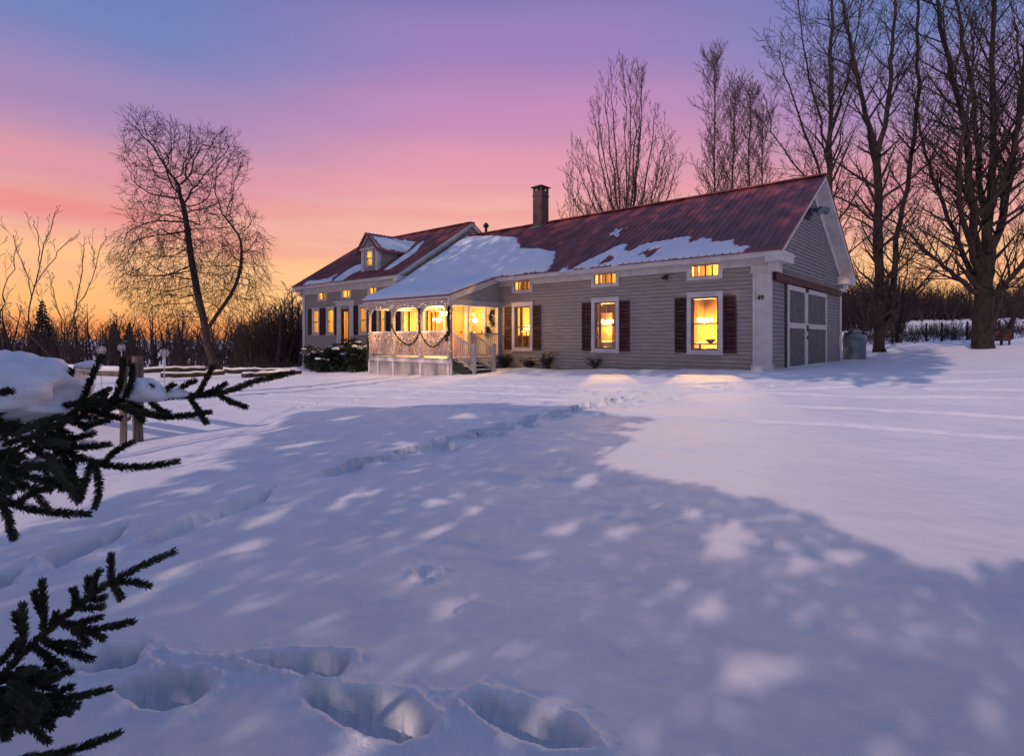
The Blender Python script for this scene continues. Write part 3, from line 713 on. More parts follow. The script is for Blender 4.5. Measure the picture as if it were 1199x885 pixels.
mb.box(DX - DW - .05, DX + DW + .05, DY0 - .12, DY0 - .031, DE - .12, DE - .02)
for sx in (-1, 1): mb.beam((DX + sx * (DW + .2), DY0 - .10, DE - .14), (DX, DY0 - .10, DR - .11), .05, .12)
part(mb, 'dormer_trim', 'trim', dm)
mb = MB(); ov = DW + .28; ez_ = DR - (DR - DE) * (ov / (DW + .02)) + .0
for sx in (-1, 1):
    x = DX + sx * ov; ye = yend(ez_); yr = yend(DR)
    mb.hexa([(x, DY0 - .28, ez_ - .05), (DX, DY0 - .28, DR - .05), (DX, yr + .1, DR - .05), (x, ye + .1, ez_ - .05), (x, DY0 - .28, ez_), (DX, DY0 - .28, DR), (DX, yr + .1, DR), (x, ye + .1, ez_)])
    for i in range(9):
        y = DY0 - .26 + i * .235; f = 0.0
        ys = y
        # rib runs from ridge to eave or to the main roof
        if ys < ye: mb.beam((x, ys, ez_ + .012), (DX, ys, DR + .012), .03, .024)
part(mb, 'dormer_roof', 'roof', dm)
# dormer window
dwin = window(PD, DX, .64, 5.26, 6.2, casing=.09, sash=.03, cap=False, proud=.05); dwin.name = 'window'

# ---- rooms behind the glass and their furniture
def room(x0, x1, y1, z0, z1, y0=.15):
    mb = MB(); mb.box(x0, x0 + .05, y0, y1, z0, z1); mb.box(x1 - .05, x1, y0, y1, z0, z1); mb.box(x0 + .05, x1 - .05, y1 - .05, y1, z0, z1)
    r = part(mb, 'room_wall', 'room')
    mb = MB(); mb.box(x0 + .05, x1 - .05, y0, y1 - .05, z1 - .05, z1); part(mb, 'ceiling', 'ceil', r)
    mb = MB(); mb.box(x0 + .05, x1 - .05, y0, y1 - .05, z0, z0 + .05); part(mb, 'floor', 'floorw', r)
def lamp(x, y, z, W, col=(1, .58, .2), r=.08):
    l = bpy.data.lights.new('room_or_fill_light', 'POINT'); l.energy = W; l.color = col; l.shadow_soft_size = r
    o = bpy.data.objects.new('room_or_fill_light', l); COL.objects.link(o); o.location = HP((x, y, z))
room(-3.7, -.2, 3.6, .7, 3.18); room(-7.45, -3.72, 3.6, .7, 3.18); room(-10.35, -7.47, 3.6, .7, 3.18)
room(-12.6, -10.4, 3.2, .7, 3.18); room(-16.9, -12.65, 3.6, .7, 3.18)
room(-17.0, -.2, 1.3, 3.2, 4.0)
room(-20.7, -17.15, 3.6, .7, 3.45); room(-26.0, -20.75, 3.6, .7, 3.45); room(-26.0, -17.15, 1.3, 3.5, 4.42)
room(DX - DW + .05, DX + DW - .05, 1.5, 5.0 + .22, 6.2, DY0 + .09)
WARM = (1, .53, .115)
for x, y, z, W in ((-2.8, 2.2, 2.0, 270), (-6.75, 2.2, 2.05, 230), (-9.2, 1.8, 2.3, 130), (-11.7, 1.6, 2.5, 120), (-15.4, 1.2, 2.2, 260),
                   (-19.2, 1.8, 2.9, 120), (-22.4, 1.8, 2.9, 120), (-24.6, 1.8, 2.9, 100), (-1.9, .8, 3.75, 20), (-5.4, .8, 3.75, 20), (-9.2, .8, 3.75, 18),
                   (-24, .8, 4.1, 22), (-21.6, .8, 4.1, 22), (-19.2, .8, 4.1, 20), (DX, .8, 5.9, 14)):
    lamp(x, y, z, W * ((7.2 if x > -7 else 6.2) if z < 3.3 else 11.0), WARM, .06 if z < 3.3 else .04)

def chandelier(x, y, z, zc, label):
    p = HP((x, y, z)); t = empty('chandelier', p, 0, label=label, cat='chandelier', group='chandeliers in the lit rooms')
    m = MB(); m.tube([(0, 0, .05), (0, 0, zc - z)], .012, 6); m.lathe([(.02, -.05), (.06, 0), (.03, .06)], n=10)
    for k in range(5):
        a = k * 2 * math.pi / 5; c, s = math.cos(a), math.sin(a); m.tube([(0, 0, 0), (.12 * c, .12 * s, -.05), (.22 * c, .22 * s, 0)], .01, 5)
    m.build('chandelier_arms', M['black'], t)
    for k in range(5):
        a = k * 2 * math.pi / 5; b = MB(); b.lathe([(.05, 0), (.065, .05), (.05, .12)], (.22 * math.cos(a), .22 * math.sin(a), .03), 10); b.build('lamp_shade', M['lampglow'], t)
    return t
chandelier(-2.8, 2.25, 2.08, 3.1, 'chandelier hanging in the window nearest the white corner post')
chandelier(-6.85, 2.35, 2.12, 3.1, 'chandelier hanging in the middle window between maroon shutters')
chandelier(-15.5, 1.0, 2.35, 3.1, 'chandelier hanging behind the wide porch window')
def table(x, y, z0, w, d, h, label):
    t = empty('dining_table', HP((x, y, z0)), HA, label=label, cat='table')
    m = MB(); m.box(-w / 2, w / 2, -d / 2, d / 2, h - .05, h); m.build('tabletop', M['furn'], t)
    for sx in (-1, 1):
        for sy in (-1, 1):
            m = MB(); m.box(sx * (w / 2 - .08) - .03, sx * (w / 2 - .08) + .03, sy * (d / 2 - .08) - .03, sy * (d / 2 - .08) + .03, 0, h - .05); m.build('leg', M['furn'], t)
    return t
table(-2.2, 1.3, .75, 1.2, .8, .62, 'brown table seen low in the window nearest the corner post')
def bowl(x, y, z):
    m = MB(); m.lathe([(.06, 0), (.16, .10), (.17, .12), (.15, .12), (.05, .02)], n=14); o = m.build('bowl', M['furn']); o.location = HP((x, y, z)); tag(o, 'brown bowl on the table in the window nearest the corner post', 'bowl')
bowl(-2.2, 1.25, 1.37)
def cabinet(x, y, z0, w, d, h, label, name='cabinet'):
    t = empty(name, HP((x, y, z0)), HA, label=label, cat='cabinet')
    m = MB(); m.box(-w / 2, w / 2, -d / 2, d / 2, .06, h); m.box(-w / 2 - .03, w / 2 + .03, -d / 2 - .03, d / 2, h, h + .04); m.box(-w / 2 + .04, w / 2 - .04, -d / 2 + .04, d / 2, 0, .06); m.build('carcass', M['furn'], t)
    for s in (-1, 1):
        m = MB(); m.box(s * w / 4 - w / 4 + .03, s * w / 4 + w / 4 - .03, -d / 2 - .02, -d / 2 - .001, .12, h - .06); dd = m.build('cabinet_door', M['furn'], t)
        m = MB(); m.ball((s * .04, -d / 2 - .035, h * .55), .02, 6, 4); m.build('knob', M['black'], dd)
cabinet(-7.05, 2.9, .75, .55, .5, 1.75, 'tall brown cabinet seen through the middle shuttered window')
cabinet(-5.95, 1.1, .75, .6, .5, .62, 'low brown cabinet at the foot of the middle shuttered window')
cabinet(-9.75, .85, .75, .55, .45, .85, 'low brown cabinet in the window beside the porch')
def table_lamp(x, y, z, label):
    t = empty('table_lamp', HP((x, y, z)), 0, label=label, cat='lamp')
    m = MB(); m.lathe([(.07, 0), (.03, .03), (.05, .12), (.02, .2), (.015, .26)], n=12); m.build('lamp_base', M['trim'], t)
    m = MB(); m.lathe([(.14, .22), (.09, .42)], n=14); m.build('lamp_shade', M['shadeglow'], t)
table_lamp(-9.7, .85, 1.66, 'lit table lamp on the cabinet in the window beside the porch')
def armchair(x, y, z0, label):
    t = empty('armchair', HP((x, y, z0)), HA, label=label, cat='chair')
    m = MB(); m.box(-.35, .35, -.3, .35, .22, .45); m.build('seat', M['furn'], t)
    m = MB(); m.prism([(-.35, -.3, .45), (.35, -.3, .45), (.3, -.42, 1.05), (-.3, -.42, 1.05)], (0, .12, 0)); m.build('backrest', M['furn'], t)
    for s in (-1, 1):
        m = MB(); m.box(s * .35, s * .45, -.3, .35, .22, .65); m.build('armrest', M['furn'], t)
        for q in (-1, 1): m = MB(); m.box(s * .3 - .03, s * .3 + .03, q * .25 - .03, q * .25 + .03, 0, .22); m.build('leg', M['furn'], t)
armchair(-15.2, .8, .75, 'brown armchair seen through the wide porch window')
# curtains in a few windows
for a0, a1, z0, z1 in ((-5.92, -5.78, .9, 2.85), (-9.62, -9.45, .9, 2.85), (-16.75, -16.45, 1.5, 3.0), (-15.1, -14.95, 1.4, 2.95), (-24.9, -24.72, 1.7, 3.2), (-18.5, -18.3, 1.7, 3.2), (-21.85, -21.62, 1, 3.1)):
    mb = MB(); n = 12
    for i in range(n):
        x = a0 + (a1 - a0) * i / n; x2 = a0 + (a1 - a0) * (i + 1) / n; y = .3 + .02 * math.sin(i * 1.9); y2 = .3 + .02 * math.sin((i + 1) * 1.9); mb.add([(x, y, z0), (x2, y2, z0), (x2, y2, z1), (x, y, z1)], [(0, 1, 2, 3)])
    part(mb, 'curtain', 'curtain')

# ---- porch
PZ, PY = .78, -2.7
PX0, PX1 = -15.67, -10.4
mb = MB()
y = PY - .06
while y < -.06: mb.box(PX0 - .05, PX1 + .05, y, y + .125, PZ - .04, PZ); y += .131
mb.box(PX0, PX1, PY, -.05, PZ - .2, PZ - .042)
po = part(mb, 'porch_deck', 'deck')
mb = MB()                                     # lattice skirt
def lattice(m, a, b, z0, z1, s=.075):
    a = Vector(a); b = Vector(b); L_ = (b - a).length; d = (b - a) / L_; nrm = Vector((d.y, -d.x, 0))
    n = int(L_ / s)
    for i in range(n + 1): p = a + d * (i * L_ / n); m.beam((p.x, p.y, z0), (p.x, p.y, z1), .028, .012)
    z = z0
    while z < z1: m.beam((a.x + nrm.x * .011, a.y + nrm.y * .011, z), (b.x + nrm.x * .011, b.y + nrm.y * .011, z), .01, .028); z += s
lattice(mb, (PX0, PY + .03, 0), (PX1, PY + .03, 0), -.15, PZ - .2); lattice(mb, (PX1 - .03, PY, 0), (PX1 - .03, -.1, 0), .05, PZ - .2); lattice(mb, (PX0, -.1, 0), (PX0, PY, 0), -.15, PZ - .2)
sk = part(mb, 'lattice_skirt', 'trim', po)
mb = MB()
for u in (15.6, 14.95, 13.9, 12.15, 10.55): mb.box(-u - .05, -u + .05, PY - .03, PY + .01, -.25, PZ - .2)
mb.box(PX0 - .06, PX1 + .06, PY - .05, PY + .02, PZ - .2, PZ - .05)
mb.box(PX1 - .0, PX1 + .03, PY, -.1, PZ - .2, PZ - .05)
part(mb, 'skirt_frame', 'trim', po)
mb = MB(); mb.box(PX0 + .1, PX1 - .1, -.6, -.4, -.3, PZ - .21); mb.box(PX0 + .1, PX1 - .12, PY + .25, PY + .3, -.3, PZ - .21); part(mb, 'crawl_space_shade', 'black', po)  # black sheets standing in for the shade behind the lattice
PU = [15.6, 13.9, 12.15, 10.45]
for u in PU:
    mb = MB(); w = .055
    mb.box(-u - w, -u + w, PY - w, PY + w, PZ, 2.76); mb.box(-u - w - .02, -u + w + .02, PY - w - .02, PY + w + .02, PZ, PZ + .12); mb.box(-u - w - .02, -u + w + .02, PY - w - .02, PY + w + .02, 2.55, 2.6)
    part(mb, 'porch_post', 'deck')
mb = MB(); mb.box(-10.52, -10.38, -.17, -.03, PZ, 2.76); part(mb, 'porch_post', 'deck')
mb = MB(); mb.box(PX0 - .15, PX1 + .06, PY - .08, PY + .08, 2.76, 2.99); mb.box(PX1 - .08, PX1 + .06, PY + .08, -.03, 2.77, 2.98); mb.box(PX0 - .08, PX0 + .08, PY + .08, -.03, 2.77, 2.98)
bmn = part(mb, 'porch_beam', 'deck')
# arched brackets between posts
for a, b in zip(PU, PU[1:]):
    for c, s in ((a, 1), (b, -1)):
        mb = MB(); r = .42; x0 = -c + s * .055; pts = [(x0, PY - .02, 2.76)]
        for i in range(9):
            t = math.pi / 2 * i / 8; pts.append((x0 + s * r * (1 - math.sin(t)) if False else x0 + s * (r - r * math.cos(t)) , PY - .02, 2.76 - r + r * math.sin(t)))
        pts = [(x0, PY - .02, 2.757)] + [(x0 + s * (r - r * math.cos(math.pi / 2 * i / 8)), PY - .02, 2.757 - r + r * math.sin(math.pi / 2 * i / 8)) for i in range(9)]
        mb.prism(pts, (0, .04, 0)); part(mb, 'arch_bracket', 'deck')
# railings
def rail(p0, p1, name='railing', bal=.11, zt=.93, zbm=.1):
    mb = MB(); a = Vector(p0); b = Vector(p1)
    mb.beam(a + Vector((0, 0, zt)), b + Vector((0, 0, zt)), .075, .045); mb.beam(a + Vector((0, 0, zbm)), b + Vector((0, 0, zbm)), .05, .045)
    n = max(2, int((b - a).length / bal))
    for i in range(1, n):
        p = a.lerp(b, i / n); mb.box(p.x - .015, p.x + .015, p.y - .015, p.y + .015, p.z + zbm + .02, p.z + zt - .02)
    return part(mb, name, 'deck')
rw = random.Random(11)
for a, b in zip(PU, PU[1:]):
    x0, x1 = -a + .06, -b - .06
    mb = MB(); mb.beam((x0, PY, PZ + .97), (x1, PY, PZ + .97), .09, .05); rl = part(mb, 'top_rail', 'deck')
    mb = MB(); mb.beam((x0, PY, PZ + .1), (x1, PY, PZ + .1), .06, .05); part(mb, 'bottom_rail', 'deck', rl)
    mb = MB(); mb.tube([(x0, PY, PZ + 1.0), ((x0 + x1) / 2, PY, PZ + 1.005), (x1, PY, PZ + 1.0)], [.035, .042, .035], 8); part(mb, 'rail_snow', 'snow2', rl)
    mb = MB()
    for i in range(62):
        x = rw.uniform(x0 + .02, x1 - .02); dx = rw.gauss(0, .32); xe = min(max(x + dx, x0 + .01), x1 - .01); m_ = (x + xe) / 2 + rw.gauss(0, .05); m_ = min(max(m_, x0), x1)
        yy = PY + rw.uniform(-.03, .03); mb.tube([(x, yy, PZ + .1), (m_, yy + rw.uniform(-.03, .03), PZ + .55), (xe, yy, PZ + .96)], rw.uniform(.011, .022), 4)
    part(mb, 'willow_infill', 'willow', rl)
rail((-10.4, -1.66, PZ), (-10.4, -.15, PZ)); rail((PX0 + .02, PY + .08, PZ), (PX0 + .02, -.1, PZ))
mb = MB(); mb.box(-10.46, -10.36, -1.71, -1.61, PZ, PZ + 1.0); part(mb, 'newel_post', 'deck')
# steps with two sloping rails
mb = MB(); n = 3; gzs = .25; xs = PX1 + .05
for i in range(n):
    z = PZ - (i + 1) * (PZ - gzs) / (n + 1) + .02; x0 = xs + i * .34; mb.box(x0, x0 + .37, PY + .06, -1.7, z - .045, z); 
st = part(mb, 'steps', 'deck', po)
mb = MB()
for y in (PY + .02, -1.68):
    mb.prism([(xs, y, PZ - .05), (xs, y, PZ - .42), (xs + 1.05, y, .05), (xs + 1.12, y, .30)], (0, .04, 0))
part(mb, 'stringer', 'black', po)
for y in (PY + .02, -1.66):
    a = Vector((PX1 + .08, y, PZ)); b = Vector((-9.24, y, .26)); rail(a, b, 'stair_railing', .10, .92, .12)
    mb = MB(); mb.box(-9.26, -9.16, y - .05, y + .05, .1, 1.28); mb.box(-9.275, -9.145, y - .065, y + .065, 1.28, 1.32); part(mb, 'newel_post', 'deck')
# porch roof: ell roof carried forward at a lower pitch, its left edge cut back
PE = 3.14; PYE = -3.0
def proof_z(y): return E_EZ + (y + OV) * (E_EZ - PE) / (-OV - PYE)
xl = lambda y: -16.9 + (-.4 - y) / 2.6 * 1.1           # left edge
mb = MB()
q = [(xl(-.42), -.42), (-10.25, -.42), (-10.25, PYE), (xl(PYE), PYE)]
mb.hexa([(x, y, proof_z(y) - .06) for x, y in q] + [(x, y, proof_z(y) + .0) for x, y in q])
pr = part(mb, 'porch_roof', 'roof')
mb = MB(); mb.hexa([(x, y, proof_z(y) - .16) for x, y in [(xl(-.4) + .05, -.45), (-10.3, -.45), (-10.3, PYE + .05), (xl(PYE) + .05, PYE + .05)]] + [(x, y, proof_z(y) - .062) for x, y in [(xl(-.4) + .05, -.45), (-10.3, -.45), (-10.3, PYE + .05), (xl(PYE) + .05, PYE + .05)]]); part(mb, 'soffit', 'trim', pr)
mb = MB(); mb.box(PX0, PX1 - .05, PY + .1, -.05, 2.9, 2.93); part(mb, 'porch_ceiling', 'deck', pr)
mb = MB()                                         # clapboard triangle closing the right end
z = 2.99
while z < 3.9:
    t = z + .098; yl = lambda zq: max(PY - .05, (zq + .17 - E_EZ) * (-OV - PYE) / (E_EZ - PE) - OV)
    if yl(t) > -.06: break
    mb.hexa([(-10.42, yl(z), z), (-10.42, -.03, z), (-10.392, -.03, z - .004), (-10.392, yl(z), z - .004), (-10.42, yl(t), t), (-10.42, -.03, t), (-10.41, -.03, t), (-10.41, yl(t), t)]); z = t
part(mb, 'wall', 'siding')
mb = MB(); mb.beam((-10.36, -.1, proof_z(-.1) - .22), (-10.36, PYE + .12, proof_z(PYE + .12) - .22), .05, .13); part(mb, 'rake_board', 'trim')
for x in (-13.15, -12.75):
    p = HP((x, -.75, 2.62)); t = empty('porch_lantern', p, 0, label=('left' if x < -13 else 'right') + ' one of the pair of lit lanterns hanging under the porch ceiling', cat='lantern', group='lanterns under the porch ceiling')
    m = MB(); m.tube([(0, 0, .12), (0, 0, .28)], .01, 5); m.lathe([(.02, .14), (.11, .08), (.11, .07)], n=8); m.lathe([(.09, -.16), (.09, -.14)], n=8)
    for k in range(4): c, s = math.cos(k * math.pi / 2) * .088, math.sin(k * math.pi / 2) * .088; m.tube([(c, s, -.15), (c, s, .08)], .007, 4)
    m.build('lantern_frame', M['black'], t)
    m = MB(); m.lathe([(.07, -.13), (.08, 0), (.06, .07)], n=12); m.build('lantern_glass', M['lampglow'], t)
lamp(-13.0, -1.1, 2.35, 130, (1, .50, .13), .12)
lamp(-11.3, -1.2, 2.5, 90, (1, .54, .2), .1)
lamp(-15.0, -1.2, 2.5, 110, (1, .55, .2), .1)

for x in (-15.1, -13.5, -11.9, -10.7): lamp(x, -3.12, 1.75, 12, (1, .52, .27), .12)      # added fill lamps without fixtures, brightening the porch front around the string lights
# ------------------------------------------------------------------ snow lying on the roofs
def pix2roof(px, py, ez, sl):
    """pixel -> (x, y) on the front roof plane z = ez + sl*(y+OV) in house-local coordinates"""
    d = ray(px, py); ox, oy = -HX, -HYY
    lx0 = ox * CU - oy * SU; ly0 = ox * SU + oy * CU; dx = d.x * CU - d.y * SU; dy = d.x * SU + d.y * CU
    t = (ez + sl * (ly0 + OV) - CAMZ) / (d.z - sl * dy)
    return lx0 + dx * t, ly0 + dy * t
def roof_snow(name, polys, holes, zf, T, label, cell=.07, edge=.28, amp=.5, nsc=1.6, ymin=-9, seed=3, streak=0):
    allp = np.vstack([np.array(p) for p in polys]); x0, y0 = allp.min(0) - .4; x1, y1 = allp.max(0) + .4; y0 = max(y0, ymin)
    nx = int((x1 - x0) / cell); ny = int((y1 - y0) / cell); gx, gy = np.meshgrid(np.linspace(x0, x1, nx), np.linspace(y0, y1, ny), indexing='ij')
    f = np.full(gx.shape, -9.)
    for p in polys: f = np.maximum(f, sdf_poly(gx, gy, p))
    for h in holes: f = np.minimum(f, -sdf_poly(gx, gy, h))
    inner = np.clip(f, 0, 1)
    nf = (fbm(gx * nsc * 1.2, gy * nsc * .8, 4, seed) + .55 * fbm(gx * nsc * 5, gy * nsc * 1.4, 3, seed + 9)) * amp
    edge_keep = np.where(gy < ymin + .25, .25, 1.0)
    f = f + nf * edge_keep
    t = T * sstep(0, edge, f) ** .7 * (1 + .5 * fbm(gx * .9, gy * .9, 3, seed + 5)) + .006
    ok = f > 0
    z = zf(gx, gy) + t
    # round the lip at the eave
    lip = np.clip((gy - y0) / .12, 0, 1); z = z - T * .6 * (1 - np.sqrt(np.clip(1 - (1 - lip) ** 2, 0, 1)))
    V = np.stack([gx, gy, z], -1).reshape(-1, 3); Vb = np.stack([gx, gy, zf(gx, gy) + .001], -1).reshape(-1, 3)
    i, j = np.meshgrid(np.arange(nx - 1), np.arange(ny - 1), indexing='ij'); okf = ok[:-1, :-1] & ok[1:, :-1] & ok[1:, 1:] & ok[:-1, 1:]
    a = (i * ny + j)[okf]; F = np.stack([a, a + ny, a + ny + 1, a + 1], 1)
    # skirts
    ed = np.concatenate([F[:, [0, 1]], F[:, [1, 2]], F[:, [2, 3]], F[:, [3, 0]]]); key = np.sort(ed, 1); kk = key[:, 0] * (len(V) + 1) + key[:, 1]
    u, idx, cnt = np.unique(kk, return_index=True, return_counts=True); be = ed[idx[cnt == 1]]; nV = len(V)
    S = np.stack([be[:, 1], be[:, 0], be[:, 0] + nV, be[:, 1] + nV], 1)
    VV = np.vstack([V, Vb]); FF = np.vstack([F, S]); used = np.unique(FF); rm = np.zeros(len(VV), int); rm[used] = np.arange(len(used))
    o = mesh_np(name, VV[used], rm[FF], M['snow2'], smooth=True); o.location = (HX, HYY, 0); o.rotation_euler = (0, 0, HA)
    tag(o, label, 'snow'); o['kind'] = 'stuff'; return o
eplane = lambda x, y: E_EZ + E_SL * (y + OV) + .0
P_ = lambda pts: [pix2roof(a, b, E_EZ, E_SL) for a, b in pts]
def both(x, y): return np.where(y < -.5, E_EZ + (y + OV) * (E_EZ - PE) / (-OV - PYE), E_EZ + E_SL * (y + OV))
big = P_([(562, 277), (586, 277.5), (606, 279), (609, 286), (613, 291.5), (630, 292), (652, 294), (650, 308), (641, 319)]) + [(-8.9, -.52), (-10.2, -.52), (-10.2, PYE - .02), (xl(PYE), PYE - .02), (-16.85, -.4), (-16.9, 1.5), (-16.85, 4.4)]
roof_snow('porch_roof_snow', [big], [], both, .17, 'smooth thick blanket of snow over the porch roof and up to the ridge', amp=.22, ymin=PYE - .04, edge=.35, cell=.06)
mid = P_([(664, 318), (690, 305), (727, 287), (763, 283.5), (800, 279), (822, 275), (834, 281), (866, 283), (874, 289), (872, 297), (790, 307)])
for i, (x, y) in enumerate(mid):
    if y < -.45: mid[i] = (x, -.52)
hs = [P_([(700, 306), (717, 299), (722, 303), (706, 309)]), P_([(731, 291), (742, 284), (745, 289), (736, 293)]), P_([(755, 297), (770, 289), (775, 290), (762, 299)]), P_([(812, 279), (818, 275), (822, 278), (816, 282)])]
roof_snow('eave_snow', [mid], hs, eplane, .06, 'ragged strip of snow along the eave of the long red roof', amp=.55, nsc=1.9, ymin=-.54, edge=.2, cell=.05, seed=14)
for k, pp in enumerate(([(713, 277), (722, 268), (731, 268), (724, 277)], [(659, 316), (666, 313), (668, 317), (660, 320)])):
    roof_snow('snow_patch', [P_(pp)], [], eplane, .010, ['small snow patch at mid slope above the ragged eave snow', 'small crumb of snow at the eave left of the ragged strip'][k], amp=.5, nsc=4, cell=.03, edge=.15, seed=30 + k)
mplane = lambda x, y: M_EZ + M_SL * (y + OV)
Q_ = lambda pts: [pix2roof(a, b, M_EZ, M_SL) for a, b in pts]
ms1 = Q_([(349, 338), (360, 330), (386, 326), (396, 321), (383, 334)]); ms1 = [(x, max(y, -.52)) for x, y in ms1]
ms2 = Q_([(385, 333), (405, 318), (418, 311), (427, 309), (427, 315), (413, 321), (400, 330)]); ms2 = [(x, max(y, -.52)) for x, y in ms2]
ms3 = Q_([(447, 318), (462, 307), (478, 296), (486, 290), (498, 281), (493, 290), (482, 300), (468, 309), (455, 317)])
roof_snow('snow_patch', [ms1], [], mplane, .07, 'snow at the far left end of the upper roof eave', amp=.3, nsc=2, cell=.06, edge=.2, ymin=-.54, seed=41)
roof_snow('snow_patch', [ms2], [], mplane, .07, 'tapering snow tongue left of the dormer', amp=.25, nsc=2, cell=.06, edge=.2, ymin=-.54, seed=42)
roof_snow('snow_patch', [ms3], [], mplane, .08, 'snow tongue in the valley right of the dormer', amp=.2, nsc=2, cell=.05, edge=.2, seed=43)
def dplane(x, y): return DR - (x - DX) * (DR - ez_) / ov
roof_snow('dormer_snow', [[(DX + .12, DY0 + .0), (DX + ov - .1, DY0 + .1), (DX + ov - .02, yend(ez_) + .2), (DX + .5, 3.0), (DX + .08, 3.3)]], [], dplane, .08, 'sheet of snow on the right slope of the dormer roof', amp=.15, nsc=2, cell=.05, edge=.2, seed=44)

# ------------------------------------------------------------------ trees
def perp(d, r):
    a = d.cross(Vector((r.gauss(0, 1), r.gauss(0, 1), r.gauss(0, 1))))
    return a.normalized() if a.length > 1e-6 else Vector((1, 0, 0))
class Tree:
    """levels: list of dicts(n children per m, ang, lenf, radf, trop, jit, seg, lo)"""
    def __init__(s, seed, levels, minr=.004, zlift=0):
        s.r = random.Random(seed); s.L = levels; s.tr = MB(); s.cr = MB(); s.minr = minr; s.count = 0
    def branch(s, p, d, length, rad, lv, trunk=False, bend=None):
        r = s.r; L_ = s.L[min(lv, len(s.L) - 1)]; seg = L_.get('seg', 5); pts = [p.copy()]; rads = [rad]; q = p.copy(); dd = d.normalized()
        for i in range(seg):
            f = (i + 1) / seg
            dd = (dd + perp(dd, r) * r.gauss(0, L_['jit']) + Vector((0, 0, L_['trop'])) * (1.0 / seg) * (L_.get('tf', 1)) ).normalized()
            if bend: dd = (dd + bend * (1.0 / seg)).normalized()
            q = q + dd * (length / seg); pts.append(q.copy()); rads.append(max(s.minr, rad * (1 - f * L_.get('taper', .75))))
        (s.tr if trunk else s.cr).tube(pts, rads, 9 if rad > .12 else (6 if rad > .04 else 3), cap=rad > .05); s.count += 1
        if lv + 1 < len(s.L):
            C = s.L[lv + 1]; n = int(C['n'] * length + r.random())
            n = max(n, C.get('min', 1)); n = min(n, C.get('max', 60))
            ga = r.uniform(0, 6.28)
            for k in range(n):
                f = C.get('lo', .25) + (1 - C.get('lo', .25)) * (k + r.random()) / n; f = min(f, .995)
                i = min(int(f * seg), seg - 1); t = f * seg - i; bp = pts[i].lerp(pts[i + 1], t); br = rads[i] * (1 - t) + rads[i + 1] * t
                ax = (pts[i + 1] - pts[i]).normalized(); ga += 2.4 + r.gauss(0, .5)
                a = ax.orthogonal().normalized(); a = Matrix.Rotation(ga, 3, ax) @ a
                ang = C['ang'] * r.uniform(.7, 1.25)
                cdn = (ax * math.cos(ang) + a * math.sin(ang)).normalized()
                cl_ = length * C['lenf'] * (1 - .55 * f if C.get('cone', 1) else 1) * r.uniform(.6, 1.2)
                s.branch(bp, cdn, cl_, max(s.minr, min(br * .8, br * C['radf'] * r.uniform(.7, 1.1))), lv + 1)
    def build(s, name, loc, label, cat='tree', group=None, bark='bark', twig='twig'):
        t = empty(name, loc, 0, label=label, cat=cat, group=group)
        if s.tr.v: s.tr.build('trunk', M[bark], t, smooth=True, fix=False)
        s.cr.build('crown', M[twig], t, smooth=False, fix=False)
        return t
V3 = Vector
def loc_px(px, Y, dz=-.15):
    p = at(px, Y); p.z += dz; return p

